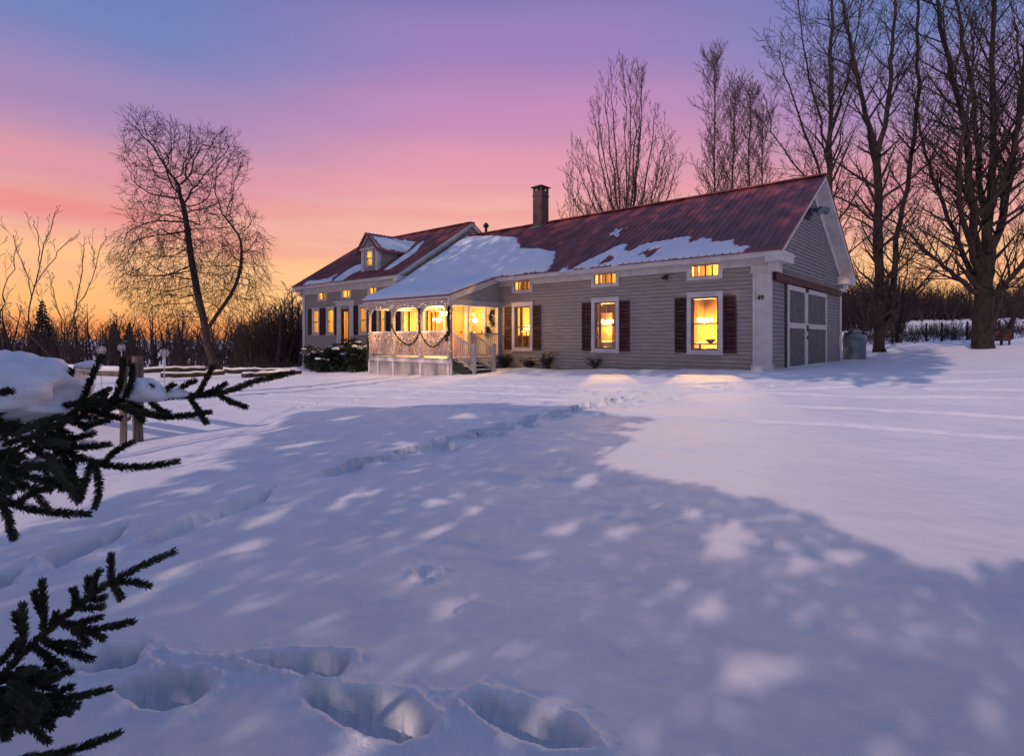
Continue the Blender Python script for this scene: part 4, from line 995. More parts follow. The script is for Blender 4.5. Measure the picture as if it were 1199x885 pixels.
# -- left: leaning tree, crown grown towards points filling its real outline
def crown_tree():
    Y = 28.; base = at(247, Y); base.z -= .2; k = Y / FPX; rg = np.random.RandomState(12); r = random.Random(12)
    def pt(px, py, dy=0): yy = Y + dy; return V3(((px - CX) / FPX * yy, yy, CAMZ + (HY - py) / FPX * yy)) - base
    tr = [pt(252, 432), pt(243, 400), pt(240, 378), pt(232, 345), pt(224, 300), pt(219, 262), pt(215, 238)]
    fork = [pt(242, 388), pt(252, 372), pt(262, 358), pt(272, 345), pt(281, 322), pt(284, 295), pt(283, 280)]
    A = []
    for cx_, cy_, rx_, ry_, n, dpt in ((182, 178, 46, 48, 420, 2.6), (240, 190, 54, 42, 480, 3.0), (212, 240, 74, 55, 760, 3.2), (180, 300, 56, 62, 620, 3.0), (262, 285, 52, 62, 620, 3.0), (290, 320, 26, 52, 260, 2.0), (225, 345, 70, 38, 300, 2.6), (158, 150, 18, 24, 60, 1.2)):
        v = rg.normal(size=(n, 3)); v /= np.linalg.norm(v, axis=1)[:, None]; v *= rg.uniform(.15, 1, (n, 1)) ** .42
        for a in v: p = pt(cx_ + a[0] * rx_, cy_ + a[1] * ry_, a[2] * dpt); A.append((p.x, p.y, p.z))
    A = np.array(A); nodes = []; par = []
    def line(P, root):
        last = root
        for a, b in zip(P, P[1:]):
            n = max(1, int((b - a).length / .35))
            for i in range(n): q = a.lerp(b, (i + 1) / n); nodes.append((q.x, q.y, q.z)); par.append(last); last = len(nodes) - 1
        return last
    nodes.append(tuple(tr[0])); par.append(-1); line(tr, 0); j0 = int(np.argmin([(V3(q) - fork[0]).length for q in nodes])); line(fork, j0)
    forced = len(nodes); NP_ = np.array(nodes); alive = np.ones(len(A), bool); near_i = np.zeros(len(A), int); near_d = np.full(len(A), 1e9)
    start = 0; step = .26
    lo = NP_[:, 2] > pt(0, 385).z
    d = np.linalg.norm(A[:, None] - NP_[None], axis=2); d[:, ~lo] = 1e9; near_i = d.argmin(1); near_d = d.min(1)
    for it in range(70):
        act = alive & (near_d < 6.5)
        if not act.any(): break
        acc = {}
        for ai in np.nonzero(act)[0]: v = A[ai] - NP_[near_i[ai]]; acc.setdefault(near_i[ai], []).append(v / (np.linalg.norm(v) + 1e-9))
        new = []
        for ni, vs_ in acc.items():
            v = np.mean(vs_, 0); v = v + rg.normal(size=3) * .16; nn = np.linalg.norm(v)
            if nn < .15: v = vs_[0]; nn = 1
            q = NP_[ni] + v / nn * step
            new.append(q); par.append(int(ni))
        new = np.array(new); o0 = len(NP_); NP_ = np.vstack([NP_, new]); dd = np.linalg.norm(A[:, None] - new[None], axis=2); m_ = dd.argmin(1); md = dd.min(1); better = md < near_d - 1e-6
        near_i[better] = o0 + m_[better]; near_d[better] = md[better]; alive &= near_d > .34
        if len(NP_) > 9000: break
    n = len(NP_); kids = [[] for _ in range(n)]
    for i, p in enumerate(par):
        if p >= 0: kids[p].append(i)
    w = np.zeros(n)
    for i in range(n - 1, -1, -1):
        if not kids[i]: w[i] = 1
        if par[i] >= 0 and par[i] < i: w[par[i]] += w[i]
    rad = .0085 * np.maximum(w, 1) ** .50; sc_ = .19 / rad[0]; rad = np.where(rad > .05, rad * min(1.4, sc_), rad); rad = np.minimum(rad, .2)
    trunk, crown = MB(), MB(); sway = lambda i: V3(NP_[i])
    # chains
    def chain(i, prev):
        st = [(i, prev)]
        while st:
            i, prev = st.pop(); pts = [sway(prev), sway(i)] if prev >= 0 else [sway(i)]; rr_ = [rad[i] * 1.05, rad[i]] if prev >= 0 else [rad[i]]; isf = i < forced
            while kids[i]:
                ks = sorted(kids[i], key=lambda q: -w[q] - (1e6 if q < forced else 0)); nx = ks[0]
                for q in ks[1:]: st.append((q, i))
                i = nx; pts.append(sway(i)); rr_.append(rad[i])
            if len(pts) > 1:
                P3 = [pts[0]] + [(pts[a - 1] + pts[a] * 2 + pts[a + 1]) / 4 for a in range(1, len(pts) - 1)] + [pts[-1]]
                (trunk if isf else crown).tube(P3, rr_, 10 if rr_[0] > .08 else (5 if rr_[0] > .03 else 3), cap=False)
    chain(0, -1)
    zmid = pt(0, 262).z
    for i in range(forced, n):
        if w[i] < 6:
            for q in range(2 if w[i] < 2 else 1):
                p = V3(NP_[i]); ax = (p - V3(NP_[par[i]])).normalized(); up = .35 if p.z > zmid else -1.1
                d = (ax + perp(ax, r) * r.uniform(.3, .9) + V3((0, 0, up * r.uniform(.3, 1)))).normalized(); l = r.uniform(.3, .75) * (1 if p.z > zmid else 1.5)
                m1 = p + d * l * .5; d2 = (d + perp(d, r) * .25 + V3((0, 0, up * .6))).normalized(); m2 = m1 + d2 * l * .5; crown.tube([p, m1, m2], [.0085, .007, .0055], 3)
                q2 = m1 + (d2 + perp(d2, r) * .7).normalized() * l * .4; crown.tube([m1, q2], [.007, .0055], 3)
    t = empty('weeping_tree', base, 0, label='leaning bare tree with a rounded airy crown standing alone at the left of the yard', cat='tree')
    trunk.build('trunk', M['bark_p'], t, smooth=True, fix=False); crown.build('crown', M['twig'], t, fix=False)
crown_tree()

def generic(px, Y, stems, levels, seed, label, group=None, name='bare_tree', bark='bark', twig='twig', minr=None, base_off=(0, 0)):
    if minr is None: minr = .0068 * max(1, Y / 28)
    """stems: lists of (px, py, depth offset) paths with start radius"""
    base = at(px, Y); base.z -= .2
    def pt(a, b, dy=0): yy = Y + dy; return V3(((a - CX) / FPX * yy, yy, CAMZ + (HY - b) / FPX * yy)) - base
    T = Tree(seed, levels, minr); r = T.r
    for path, rad, nsub, sublen, trunk, rend in stems:
        pts = [pt(*p) for p in path]
        if path[0][1] is None: pass
        for _ in range(2):
            out = [pts[0]]
            for a, b in zip(pts, pts[1:]): out += [a.lerp(b, .25), a.lerp(b, .75)]
            pts = out + [pts[-1]]
        # natural wobble
        for i in range(1, len(pts)): pts[i] = pts[i] + V3((r.gauss(0, .03), r.gauss(0, .05), 0)) * (Y / 25)
        n = len(pts); rads = [rad + (rend - rad) * (i / (n - 1)) ** .8 for i in range(n)]
        if trunk:
            rads[0] *= 1.35
            if n > 2: rads[1] *= 1.12
        (T.tr if trunk else T.cr).tube(pts, rads, 10 if rad > .1 else 6)
        ga = r.uniform(0, 6.28); nsub = int(nsub * 1.8)
        for j in range(nsub):
            f = (.18 + .81 * (j + r.random()) / nsub) * (n - 1); i = min(int(f), n - 2); bp = pts[i].lerp(pts[i + 1], f - i); ax = (pts[i + 1] - pts[i]).normalized(); ga += 2.4 + r.gauss(0, .4)
            a = Matrix.Rotation(ga, 3, ax) @ ax.orthogonal().normalized(); ang = levels[1]['ang'] * r.uniform(.7, 1.2)
            T.branch(bp, ax * math.cos(ang) + a * math.sin(ang), sublen * r.uniform(.55, 1.15) * (1.1 - .5 * j / nsub), max(minr, rads[i] * r.uniform(.3, .5)), 1)
    return T.build(name, base, label, group=group, bark=bark, twig=twig)

def lvs(a1=.75, t1=.35, n2=2.2, a2=.7, t2=.3, n3=4, l2=.45, l3=.45):
    n2 *= 1.75; n3 *= 1.8
    return [dict(n=0, ang=0, lenf=0, radf=0, trop=0, jit=.05, seg=6), dict(n=2, ang=a1, lenf=.5, radf=.5, trop=t1, jit=.10, seg=6, taper=.85),
            dict(n=n2, ang=a2, lenf=l2, radf=.55, trop=t2, jit=.11, seg=4, lo=.2, min=3, max=14), dict(n=n3, ang=.6, lenf=l3, radf=.6, trop=.15, jit=.12, seg=3, lo=.15, min=2, max=8)]
G_R = 'tall bare trees beyond the gable end'
# forked twin tree near the gable
generic(1033, 26, [([(1030, 412, 0), (1030, 330, 0), (1028, 250, 0), (1027, 178, 0)], .22, 12, 3.6, True, .15),
                   ([(1027, 180, 0), (1012, 130, -.5), (1000, 70, -.8), (985, 0, -1), (970, -70, -1)], .14, 16, 3.4, False, .03),
                   ([(1027, 180, 0), (1040, 130, .4), (1046, 60, .6), (1048, 0, .6), (1050, -70, .6)], .14, 16, 3.2, False, .03),
                   ([(1036, 395, .2), (1046, 330, .3), (1056, 250, .3), (1070, 175, .3), (1076, 90, .3), (1075, 0, .3), (1078, -60, .3)], .16, 22, 3.4, True, .04),
                   ([(1029, 262, 0), (1000, 240, -1), (975, 228, -1.5), (950, 215, -2)], .07, 12, 2.2, False, .015),
                   ([(1028, 235, 0), (1060, 215, 1), (1090, 190, 1.5), (1120, 150, 2)], .07, 14, 2.4, False, .015)],
        lvs(), 21, 'tall double stemmed bare tree standing right of the gable end', G_R)
# straight tree rising behind the gable peak
generic(970, 31, [([(972, 405, 0), (972, 300, 0), (971, 200, 0), (972, 120, 0), (975, 40, 0), (974, -40, 0)], .24, 24, 4.0, True, .04),
                  ([(971, 230, 0), (945, 160, -.8), (925, 105, -1), (912, 60, -1)], .09, 14, 2.8, False, .015),
                  ([(971, 225, 0), (940, 205, .6), (905, 160, .8), (895, 110, .8)], .08, 14, 2.4, False, .015),
                  ([(971, 180, 0), (955, 120, .6), (940, 50, .8), (935, -10, .8)], .08, 16, 3.0, False, .02),
                  ([(972, 160, 0), (990, 110, .6), (1003, 50, .8), (1010, -10, .8)], .08, 16, 3.0, False, .02)],
        lvs(n2=2, n3=3.4), 22, 'slender straight bare tree rising just behind the gable peak', G_R, bark='bark_p')
# huge multi-stem maple at the right edge
generic(1150, 24, [([(1150, 412, 0), (1152, 370, 0), (1153, 330, 0), (1154, 300, 0)], .41, 3, 2.5, True, .29),
                   ([(1155, 315, 0), (1160, 240, 0), (1164, 150, 0), (1163, 60, 0), (1165, -60, 0)], .22, 22, 4.2, True, .05),
                   ([(1150, 320, 0), (1138, 240, -.6), (1132, 150, -1), (1112, 80, -1.4), (1098, 0, -1.8), (1090, -60, -2)], .2, 24, 3.8, True, .03),
                   ([(1157, 320, .2), (1180, 240, .4), (1192, 150, .5), (1202, 60, .5), (1210, -40, .5)], .19, 22, 4.0, True, .04),
                   ([(1146, 345, 0), (1115, 320, -1), (1090, 300, -1.4), (1060, 270, -2), (1030, 250, -2.4)], .13, 22, 2.8, False, .015),
                   ([(1146, 335, 0), (1120, 280, .8), (1095, 215, 1.4), (1078, 160, 1.8), (1070, 110, 2)], .14, 22, 3.2, False, .02),
                   ([(1150, 330, 0), (1128, 260, -1.2), (1120, 190, -2), (1140, 110, -2.4), (1140, 20, -2.6)], .15, 22, 3.2, False, .02),
                   ([(1158, 350, 0), (1180, 330, -1), (1205, 300, -1.6), (1230, 260, -2)], .15, 18, 3.0, False, .03),
                   ([(1156, 300, 0), (1150, 200, 1.2), (1138, 100, 2), (1122, 20, 2.4), (1115, -40, 2.4)], .16, 22, 3.4, False, .03),
                   ([(1160, 250, 0), (1185, 190, -1.2), (1200, 110, -1.8), (1190, 20, -2)], .12, 18, 3.0, False, .02)],
        lvs(n2=2.0, n3=3.2), 23, 'massive many stemmed bare tree with thick trunk at the right edge', G_R)
generic(1053, 34, [([(1053, 403, 0), (1050, 380, 0), (1044, 350, 0), (1036, 320, 0)], .13, 12, 2.2, True, .03), ([(1054, 400, 0), (1060, 370, 0), (1075, 345, 0), (1090, 325, 0)], .10, 12, 2.0, True, .02),
                   ([(1053, 398, 0), (1056, 360, .4), (1060, 325, .6), (1066, 290, .6)], .09, 12, 2.0, False, .02)], lvs(), 24, 'small spreading bare tree between the double tree and the massive one', 'small bare trees by the meadow', bark='bark_p', twig='bark_p')
generic(1182, 33, [([(1181, 402, 0), (1184, 385, 0), (1192, 355, 0), (1206, 320, 0), (1215, 250, 0)], .17, 14, 3, True, .06)], lvs(), 25, 'leaning bare tree partly hidden at the far right beside the crate', 'small bare trees by the meadow')
# vase tree behind the house
def vase(px, Y, top, halfw, n, seed, label, group, base_y=405, rad=.12, subs=9, sub=2.4):
    r = random.Random(seed); st = [([(px, base_y, 0), (px, base_y - 60, 0), (px, base_y - 110, 0)], rad * 2.2, 2, 2, True, rad * 1.5)]
    y0 = base_y - 105
    for i in range(n):
        f = -1 + 2 * (i + .5) / n + r.uniform(-.08, .08); tx = px + halfw * f; ty = top + abs(f) ** 1.7 * 150 + r.uniform(-6, 18); dz = r.uniform(-2.5, 2.5)
        st.append(([(px + f * 3, y0 + 5, 0), (px + halfw * f * .45, y0 - (y0 - ty) * .3, dz * .4), (px + halfw * f * .8, y0 - (y0 - ty) * .65, dz * .8), (tx, ty, dz)], rad * r.uniform(.7, 1), subs, sub, False, .012))
    return generic(px, Y, st, lvs(a1=.5, t1=.6, n2=1.8, a2=.5, t2=.5, n3=2.6), seed, label, group, bark='bark_p', twig='twig_pk')
G_B = 'bare trees rising behind the roof'
vase(735, 40, 72, 66, 17, 31, 'wide fan shaped bare tree rising behind the middle of the long roof', G_B, subs=12)
vase(672, 44, 175, 30, 7, 32, 'low thin bare clump just right of the chimney', G_B, rad=.06, subs=8, sub=1.6)
def poplar(px, Y, top, seed, label, w=3.2, lean=0, n=80, rad=.16):
    st = [([(px, 405, 0), (px + lean * .2, 300, 0), (px + lean * .6, 200, 0), (px + lean, top, 0)], rad, n, w, True, .015)]
    return generic(px, Y, st, lvs(a1=.6, t1=.55, n2=2.2, a2=.55, t2=.4, n3=3), seed, label, G_B, bark='bark_p', twig='twig_pk')
poplar(838, 42, 74, 41, 'tallest and leftmost of the slim bare trees left of the gable peak', lean=-2)
poplar(855, 43, 108, 42, 'second slim bare tree left of the gable peak', lean=6)
poplar(872, 42, 112, 43, 'third slim bare tree left of the gable peak', lean=8, w=2.4)
poplar(890, 44, 140, 44, 'shortest slim bare tree left of the gable peak', lean=4, w=2.6, rad=.12)

# saplings at the far left
def sapling(px, Y, paths, seed, label, tw='bark_p', rad=.017):
    return generic(px, Y, [(p, rad * k, max(2, ns // 2), .55, False, .006) for p, k, ns in paths], lvs(a1=.55, t1=.5, n2=.8, n3=.7), seed, label, 'bare saplings behind the fence', bark=tw, twig=tw, minr=.003, name='sapling')
sapling(30, 11, [([(20, 425, 0), (35, 370, 0), (45, 310, 0), (66, 245, 0)], 1, 9), ([(38, 350, 0), (28, 310, 0), (16, 275, 0)], .6, 5), ([(45, 310, 0), (48, 290, 0), (39, 258, 0)], .5, 4), ([(40, 335, 0), (60, 305, 0), (84, 278, 0)], .6, 6)], 51, 'dark sapling with the tallest twigs at the left edge')
sapling(85, 12, [([(70, 425, 0), (88, 365, 0), (96, 320, 0), (100, 286, 0)], .9, 8), ([(88, 365, 0), (105, 335, 0), (125, 277, 0)], .7, 7), ([(112, 315, 0), (110, 300, 0), (108, 290, 0)], .4, 3)], 52, 'slim sapling with upright twigs in front of the leaning tree')
sapling(62, 10, [([(78, 430, 0), (60, 380, 0), (45, 350, 0)], .8, 6), ([(75, 428, 0), (85, 390, 0), (92, 370, 0)], .7, 6), ([(70, 430, 0), (40, 395, 0), (10, 365, 0)], .7, 6), ([(74, 430, 0), (75, 380, 0), (60, 330, 0)], .6, 6)], 53, 'pale crossing sapling stems low behind the snow laden bough', tw='bark_p')
sapling(5, 12, [([(-5, 425, 0), (0, 370, 0), (8, 330, 0), (20, 290, 0)], .9, 8), ([(0, 380, 0), (-8, 330, 0), (-2, 285, 0)], .8, 8)], 54, 'dark sapling cut by the left picture edge')

# small far conifers on the left and woods as masses
def conifer(x, y, h, seed, label):
    r = random.Random(seed); b = V3((x, y, gz(x, y) - .2)); t = empty('conifer', b, 0, label=label, cat='tree', group='small dark conifers in the far wood')
    m = MB(); m.tube([(0, 0, 0), (0, 0, h)], [.18, .02], 6); m.build('trunk', M['bark'], t)
    m = MB()
    z = h * .08
    while z < h:
        rr = (h - z) * .26 + .15
        for k in range(11):
            a = r.uniform(0, 6.28); l = rr * r.uniform(.7, 1.15); c, s = math.cos(a), math.sin(a); dz = -l * .3; w = .22 * l + .08
            m.add([(0, 0, z), (c * l * .6 - s * w, s * l * .6 + c * w, z + dz * .5), (c * l, s * l, z + dz), (c * l * .6 + s * w, s * l * .6 - c * w, z + dz * .5)], [(0, 1, 2, 3)])
            m.add([(0, 0, z + .1), (c * l * .8, s * l * .8, z + dz * .7 - .25), (c * l, s * l, z + dz)], [(0, 1, 2)])
        z += .28
    m.build('crown', M['conifer'], t, fix=False)
for px, Y, top, lb in ((50, 52, 348, 'widest dark conifer above the wood at the left edge'), (135, 62, 372, 'left one of the two small conifers under the leaning tree'), (152, 60, 375, 'right one of the two small conifers under the leaning tree')):
    x = (px - CX) / FPX * Y; h = CAMZ + (HY - top) / FPX * Y - gz(x, Y); conifer(x, Y, h, px, lb)

def wood_variants(seed, n, h, dens=1.0):
    out = []
    for i in range(n):
        T = Tree(seed + i, [dict(n=0, ang=0, lenf=0, radf=0, trop=.1, jit=.06, seg=6, taper=.85), dict(n=3.2 * dens, ang=.75, lenf=.42, radf=.5, trop=.5, jit=.1, seg=4, lo=.08, max=30), dict(n=2.6, ang=.6, lenf=.45, radf=.6, trop=.3, jit=.1, seg=3, lo=.1, min=3, max=8)], .014)
        T.branch(V3((0, 0, 0)), V3((T.r.gauss(0, .08), T.r.gauss(0, .08), 1)), h, .12, 0); out.append((np.array(T.cr.v), T.cr.f))
    return out
def scatter(name, variants, spots, m, label, cat):
    Vs, Fs, k = [], [], 0
    for (x, y, s, sz, a, vi) in spots:
        v, f = variants[vi]; c, sn = math.cos(a), math.sin(a); w = np.empty_like(v); w[:, 0] = (v[:, 0] * c - v[:, 1] * sn) * s + x; w[:, 1] = (v[:, 0] * sn + v[:, 1] * c) * s + y; w[:, 2] = v[:, 2] * sz + gz(x, y) - .2
        Vs.append(w); Fs.append(np.array([q for q in f if len(q) == 4]) + k); k += len(v)
    o = mesh_np(name, np.vstack(Vs), np.vstack(Fs), M[m]); tag(o, label, cat, kind='stuff'); return o
r = random.Random(77); WV = wood_variants(100, 5, 6.0)
sp = []
for i in range(520):
    px = r.uniform(-160, 372); Y = r.uniform(38, 80); x = (px - CX) / FPX * Y; hgt = (r.uniform(2.0, 3.9) if r.random() < .8 else r.uniform(3.6, 5.4)) * (Y / 50) * (1 if px < 330 else .85); sp.append((x, Y, hgt / 6 * 1.25, hgt / 6, r.uniform(0, 6.28), r.randrange(5)))
scatter('far_wood', WV, sp, 'thicket', 'dense dark bare wood along the far left edge of the field', 'wood')
sp = []
for i in range(80):
    px = r.uniform(278, 352); Y = r.uniform(35.5, 44); x = (px - CX) / FPX * Y
    hgt = (2.2 + 2.6 * ((px - 275) / 80) + r.uniform(-.6, .9)) ; sp.append((x, Y, hgt / 6 * 1.4, hgt / 6, r.uniform(0, 6.28), r.randrange(5)))
scatter('thicket', WV, sp, 'twig', 'brown bare thicket beside the far left corner of the house', 'bushes')
sp = []
for i in range(900):
    az_ = r.uniform(.40, .95); D = r.uniform(120, 300); x, y = D * math.sin(az_), D * math.cos(az_)
    sp.append((x, y, r.uniform(1.3, 2.1), r.uniform(.7, 1.35), r.uniform(0, 6.28), r.randrange(5)))
for i in range(420):
    az_ = r.uniform(.40, .95); D = r.uniform(112, 150); sp.append((D * math.sin(az_), D * math.cos(az_), r.uniform(1.2, 1.8), r.uniform(.6, 1.1), r.uniform(0, 6.28), r.randrange(5)))
for i in range(160):
    px = r.uniform(978, 1060); Y = r.uniform(60, 100); x = (px - CX) / FPX * Y; sp.append((x, Y, r.uniform(1, 1.5), r.uniform(.7, 1.15), r.uniform(0, 6.28), r.randrange(5)))
scatter('hill_wood', WV, sp, 'thicket', 'dark bare wood covering the hillside beyond the meadow', 'wood')
# tangled brush line in front of the meadow
BV = []
for i in range(4):
    T = Tree(300 + i, [dict(n=0, ang=0, lenf=0, radf=0, trop=.05, jit=.15, seg=4, taper=.8), dict(n=7, ang=.7, lenf=.5, radf=.6, trop=.3, jit=.2, seg=3, lo=.05, max=9)], .006)
    for k in range(5): T.branch(V3((T.r.gauss(0, .25), T.r.gauss(0, .25), 0)), V3((T.r.gauss(0, .35), T.r.gauss(0, .35), 1)), T.r.uniform(.7, 1.1), .014, 0)
    BV.append((np.array(T.cr.v), T.cr.f))
sp = []
for i in range(240):
    px = r.uniform(1000, 1260); Y = r.uniform(33, 48); x = (px - CX) / FPX * Y; sp.append((x, Y, r.uniform(.8, 1.4), r.uniform(.6, 1.5), r.uniform(0, 6.28), r.randrange(4)))
scatter('meadow_brush', BV, sp, 'twig', 'tangled dry brush along the edge of the snowy meadow', 'brush')
sp = []
for i in range(110):
    px = r.uniform(205, 345); Y = r.uniform(28.5, 33); x = (px - CX) / FPX * Y; sp.append((x, Y, r.uniform(.6, 1.2), r.uniform(.4, .9), r.uniform(0, 6.28), r.randrange(4)))
scatter('field_brush', BV, sp, 'twig', 'low dry brush behind the snow covered log border', 'brush')

# ------------------------------------------------------------------ bushes by the house
def bush(px, Y, w, h, seed, label, nsnow=7, nleaf=1500):
    r = random.Random(seed); b = at(px, Y); t = empty('evergreen_bush', b, 0, label=label, cat='bush', group='evergreen bushes beside the house')
    m = MB()
    for i in range(9): a = r.uniform(0, 6.28); m.tube([(0, 0, -.1), (math.cos(a) * w * .15, math.sin(a) * w * .15, h * .4), (math.cos(a) * w * .35, math.sin(a) * w * .35, h * .75)], [.03, .02, .008], 5)
    m.build('stems', M['bark'], t)
    lb = [(r.uniform(-.3, .3) * w, r.uniform(-.3, .3) * w, h * r.uniform(.3, .70), r.uniform(.28, .42) * w) for _ in range(9)]
    m = MB()
    for i in range(nleaf * 3):
        cx_, cy_, cz_, cr_ = r.choice(lb); d = V3((r.gauss(0, 1), r.gauss(0, 1), r.gauss(0, 1))).normalized(); p = V3((cx_, cy_, cz_)) + d * cr_ * r.uniform(.7, 1.08)
        if p.z < .02: p.z = r.uniform(.02, .3)
        ax = (d + V3((r.gauss(0, .5), r.gauss(0, .5), -.2 + r.gauss(0, .4)))).normalized(); s_ = ax.cross(V3((0, 0, 1)) + d * .3).normalized() * r.uniform(.022, .036); l = r.uniform(.08, .15)
        m.add([p, p + ax * l * .5 + s_, p + ax * l, p + ax * l * .5 - s_], [(0, 1, 2, 3)])
    m.build('foliage', M['leaf'], t, fix=False)
    for i in range(nsnow):
        cx_, cy_, cz_, cr_ = r.choice(lb); a = r.uniform(0, 6.28); q = r.uniform(.2, .9); p = (cx_ + math.cos(a) * cr_ * q, cy_ - abs(math.sin(a)) * cr_ * q, cz_ + cr_ * math.sqrt(max(.05, 1 - q * q)) * .95)
        snow_blob('snow_clump', b + V3(p), r.uniform(.09, .2), r.uniform(.08, .16), r.uniform(.05, .10), seed * 10 + i, 'small snow clump caught on ' + label.split(',')[0], parent=None, local=t)
def snow_blob(name, c, rx, ry, rz, seed, label, parent=None, local=None, n=14, m_=9, rough=.25, flat=.45):
    mb = MB(); c = V3(c); r = random.Random(seed); off = V3((r.uniform(0, 50), r.uniform(0, 50), r.uniform(0, 50)))
    for i in range(m_ + 1):
        ph = math.pi * i / m_
        for j in range(n):
            th = 2 * math.pi * j / n; d = V3((math.sin(ph) * math.cos(th), math.sin(ph) * math.sin(th), math.cos(ph)))
            k = 1 + rough * (mnoise.noise(d * 1.3 + off) * 1.2 + .5 * mnoise.noise(d * 3.1 + off) + .22 * mnoise.noise(d * 8 + off) + .08 * mnoise.noise(d * 22 + off)); z = d.z * rz * k; z = z if z > 0 else z * flat
            mb.v.append((d.x * rx * k, d.y * ry * k, z))
    for i in range(m_):
        for j in range(n): a = i * n + j; b_ = i * n + (j + 1) % n; mb.f.append((a, b_, b_ + n, a + n))
    o = mb.build(name, M['snow2'], smooth=True, fix=False)
    if local is not None: o.parent = local; o.location = c - local.location
    else: o.location = c; tag(o, label, 'snow')
    return o
bush(371, 28.6, 1.3, 1.45, 1, 'leftmost evergreen bush, by the far corner of the house', 8)
bush(385, 27.2, 1.0, 1.0, 2, 'lowest evergreen bush, in front of the others with white clumps', 6)
bush(403, 27.2, 1.5, 1.55, 3, 'largest round evergreen bush, below the narrow front door', 8)
bush(420, 26.2, 1.1, 1.25, 4, 'evergreen bush against the left end of the porch', 9, 1100)
bush(412, 28.3, .9, 1.7, 6, 'small evergreen bush behind the others, against the door surround', 5, 900)
def dry_shrub(hx, hy, h, n, seed, label):
    r = random.Random(seed); x, y = H2W(hx, hy); b = V3((x, y, gz(x, y) - .05)); m = MB()
    for i in range(n):
        a = r.uniform(0, 6.28); l = h * r.uniform(.5, 1.1); s_ = r.uniform(.1, .4); p0 = V3((r.gauss(0, .06), r.gauss(0, .04), 0)); p1 = p0 + V3((math.cos(a) * s_ * .3, math.sin(a) * s_ * .2, l * .5)); p2 = p1 + V3((math.cos(a) * s_ * .5 + r.gauss(0, .04), math.sin(a) * s_ * .2, l * .5)); m.tube([p0, p1, p2], [.01, .007, .004], 3)
        for k in range(5): q = p1.lerp(p2, r.random()); d = V3((r.gauss(0, .1), r.gauss(0, .06), r.uniform(0, .12))); m.tube([q, q + d], [.012, .006], 3)
    o = m.build('dry_shrub', M['twig'], fix=False); o.location = b; tag(o, label, 'shrub', 'dry shrubs along the front wall')
dry_shrub(-9.9, -.3, .6, 46, 1, 'dense dry shrub at the foot of the wall beside the porch steps')
dry_shrub(-8.6, -.3, .42, 30, 2, 'low dry shrub under the window beside the porch')
dry_shrub(-7.75, -.3, .62, 34, 3, 'upright dry shrub between the two left shuttered windows')
dry_shrub(-5.7, -.28, .45, 16, 4, 'thin dark shrub under the middle shuttered window')
# ------------------------------------------------------------------ garlands and string lights on the porch
def garland(pts, rad, label, seed, dens=160):
    r = random.Random(seed); P3 = [HP(p) for p in pts]
    for _ in range(2):
        out = [P3[0]]
        for a, b in zip(P3, P3[1:]): out += [a.lerp(b, .25), a.lerp(b, .75)]
        P3 = out + [P3[-1]]
    m = MB(); m.tube(P3, rad * .4, 5)
    for a, b in zip(P3, P3[1:]):
        L_ = (b - a).length
        for k in range(int(L_ * dens)):
            p = a.lerp(b, r.random()); d = V3((r.gauss(0, 1), r.gauss(0, 1), r.gauss(0, 1))).normalized(); s_ = perp(d, r) * .016; l = rad * r.uniform(.7, 1.4); m.add([p - s_, p + s_, p + d * l], [(0, 1, 2)])
    o = m.build('garland', M['garland'], fix=False); tag(o, label, 'garland', 'evergreen garlands on the porch'); return o
yg = PY - .08
garland([(-13.95, yg, 2.1), (-13.8, yg, 1.85), (-13.6, yg, 1.65), (-13.2, yg - .02, 1.35), (-12.75, yg - .02, 1.25), (-12.4, yg, 1.4), (-12.15, yg, 1.8)], .042, 'dark garland sagging across the middle railing of the porch', 1, 380)
garland([(-12.15, yg, 2.7), (-12.2, yg, 2.2), (-12.1, yg, 1.7)], .06, 'garland hanging down the porch post left of the stairs bay', 2, 420)
garland([(-12.1, yg, 1.75), (-11.7, yg - .02, 1.3), (-11.3, yg - .02, 1.15), (-10.9, yg, 1.4), (-10.5, yg, 1.8)], .042, 'garland sagging across the right railing of the porch', 3, 380)
garland([(-10.45, yg, 2.7), (-10.5, yg, 2.2), (-10.42, yg, 1.75), (-10.6, yg, 1.45)], .10, 'thick garland wound on the corner post by the steps', 4, 620)
garland([(-15.6, yg, 2.7), (-15.62, yg, 1.9), (-15.58, yg, 1.2), (-15.62, yg, .6)], .08, 'garland down the leftmost porch post', 5, 380)
garland([(-10.75, -.12, 2.7), (-10.9, -.12, 2.3), (-10.65, -.12, 2.05)], .14, 'wispy vine on the wall right of the entry door', 6, 320)
garland([(-11.05, -.12, 1.95), (-10.95, -.14, 1.75), (-11.05, -.12, 1.62)], .16, 'small green wreath bunch on the wall above the side railing', 7, 700)
def strand(pts, label, seed, step=.14):
    r = random.Random(seed); P3 = [HP(p) for p in pts]; t = empty('string_lights', P3[0], 0, label=label, cat='string lights', group='string lights on the porch')
    m = MB(); m.tube([p - P3[0] for p in P3], .004, 3); m.build('wire', M['black'], t)
    m = MB()
    for a, b in zip(P3, P3[1:]):
        n = max(1, int((b - a).length / step))
        for k in range(n):
            p = a.lerp(b, (k + r.random()) / n) - P3[0] + V3((r.gauss(0, .02), r.gauss(0, .02), r.gauss(0, .02))); e = .008
            m.add([p + V3(v) * e for v in ((1, 0, 0), (0, 1, 0), (-1, 0, 0), (0, -1, 0), (0, 0, 1), (0, 0, -1))], [(0, 1, 4), (1, 2, 4), (2, 3, 4), (3, 0, 4), (1, 0, 5), (2, 1, 5), (3, 2, 5), (0, 3, 5)])
    o = m.build('bulbs', M['bulb'], t, fix=False); o['kind'] = 'stuff'
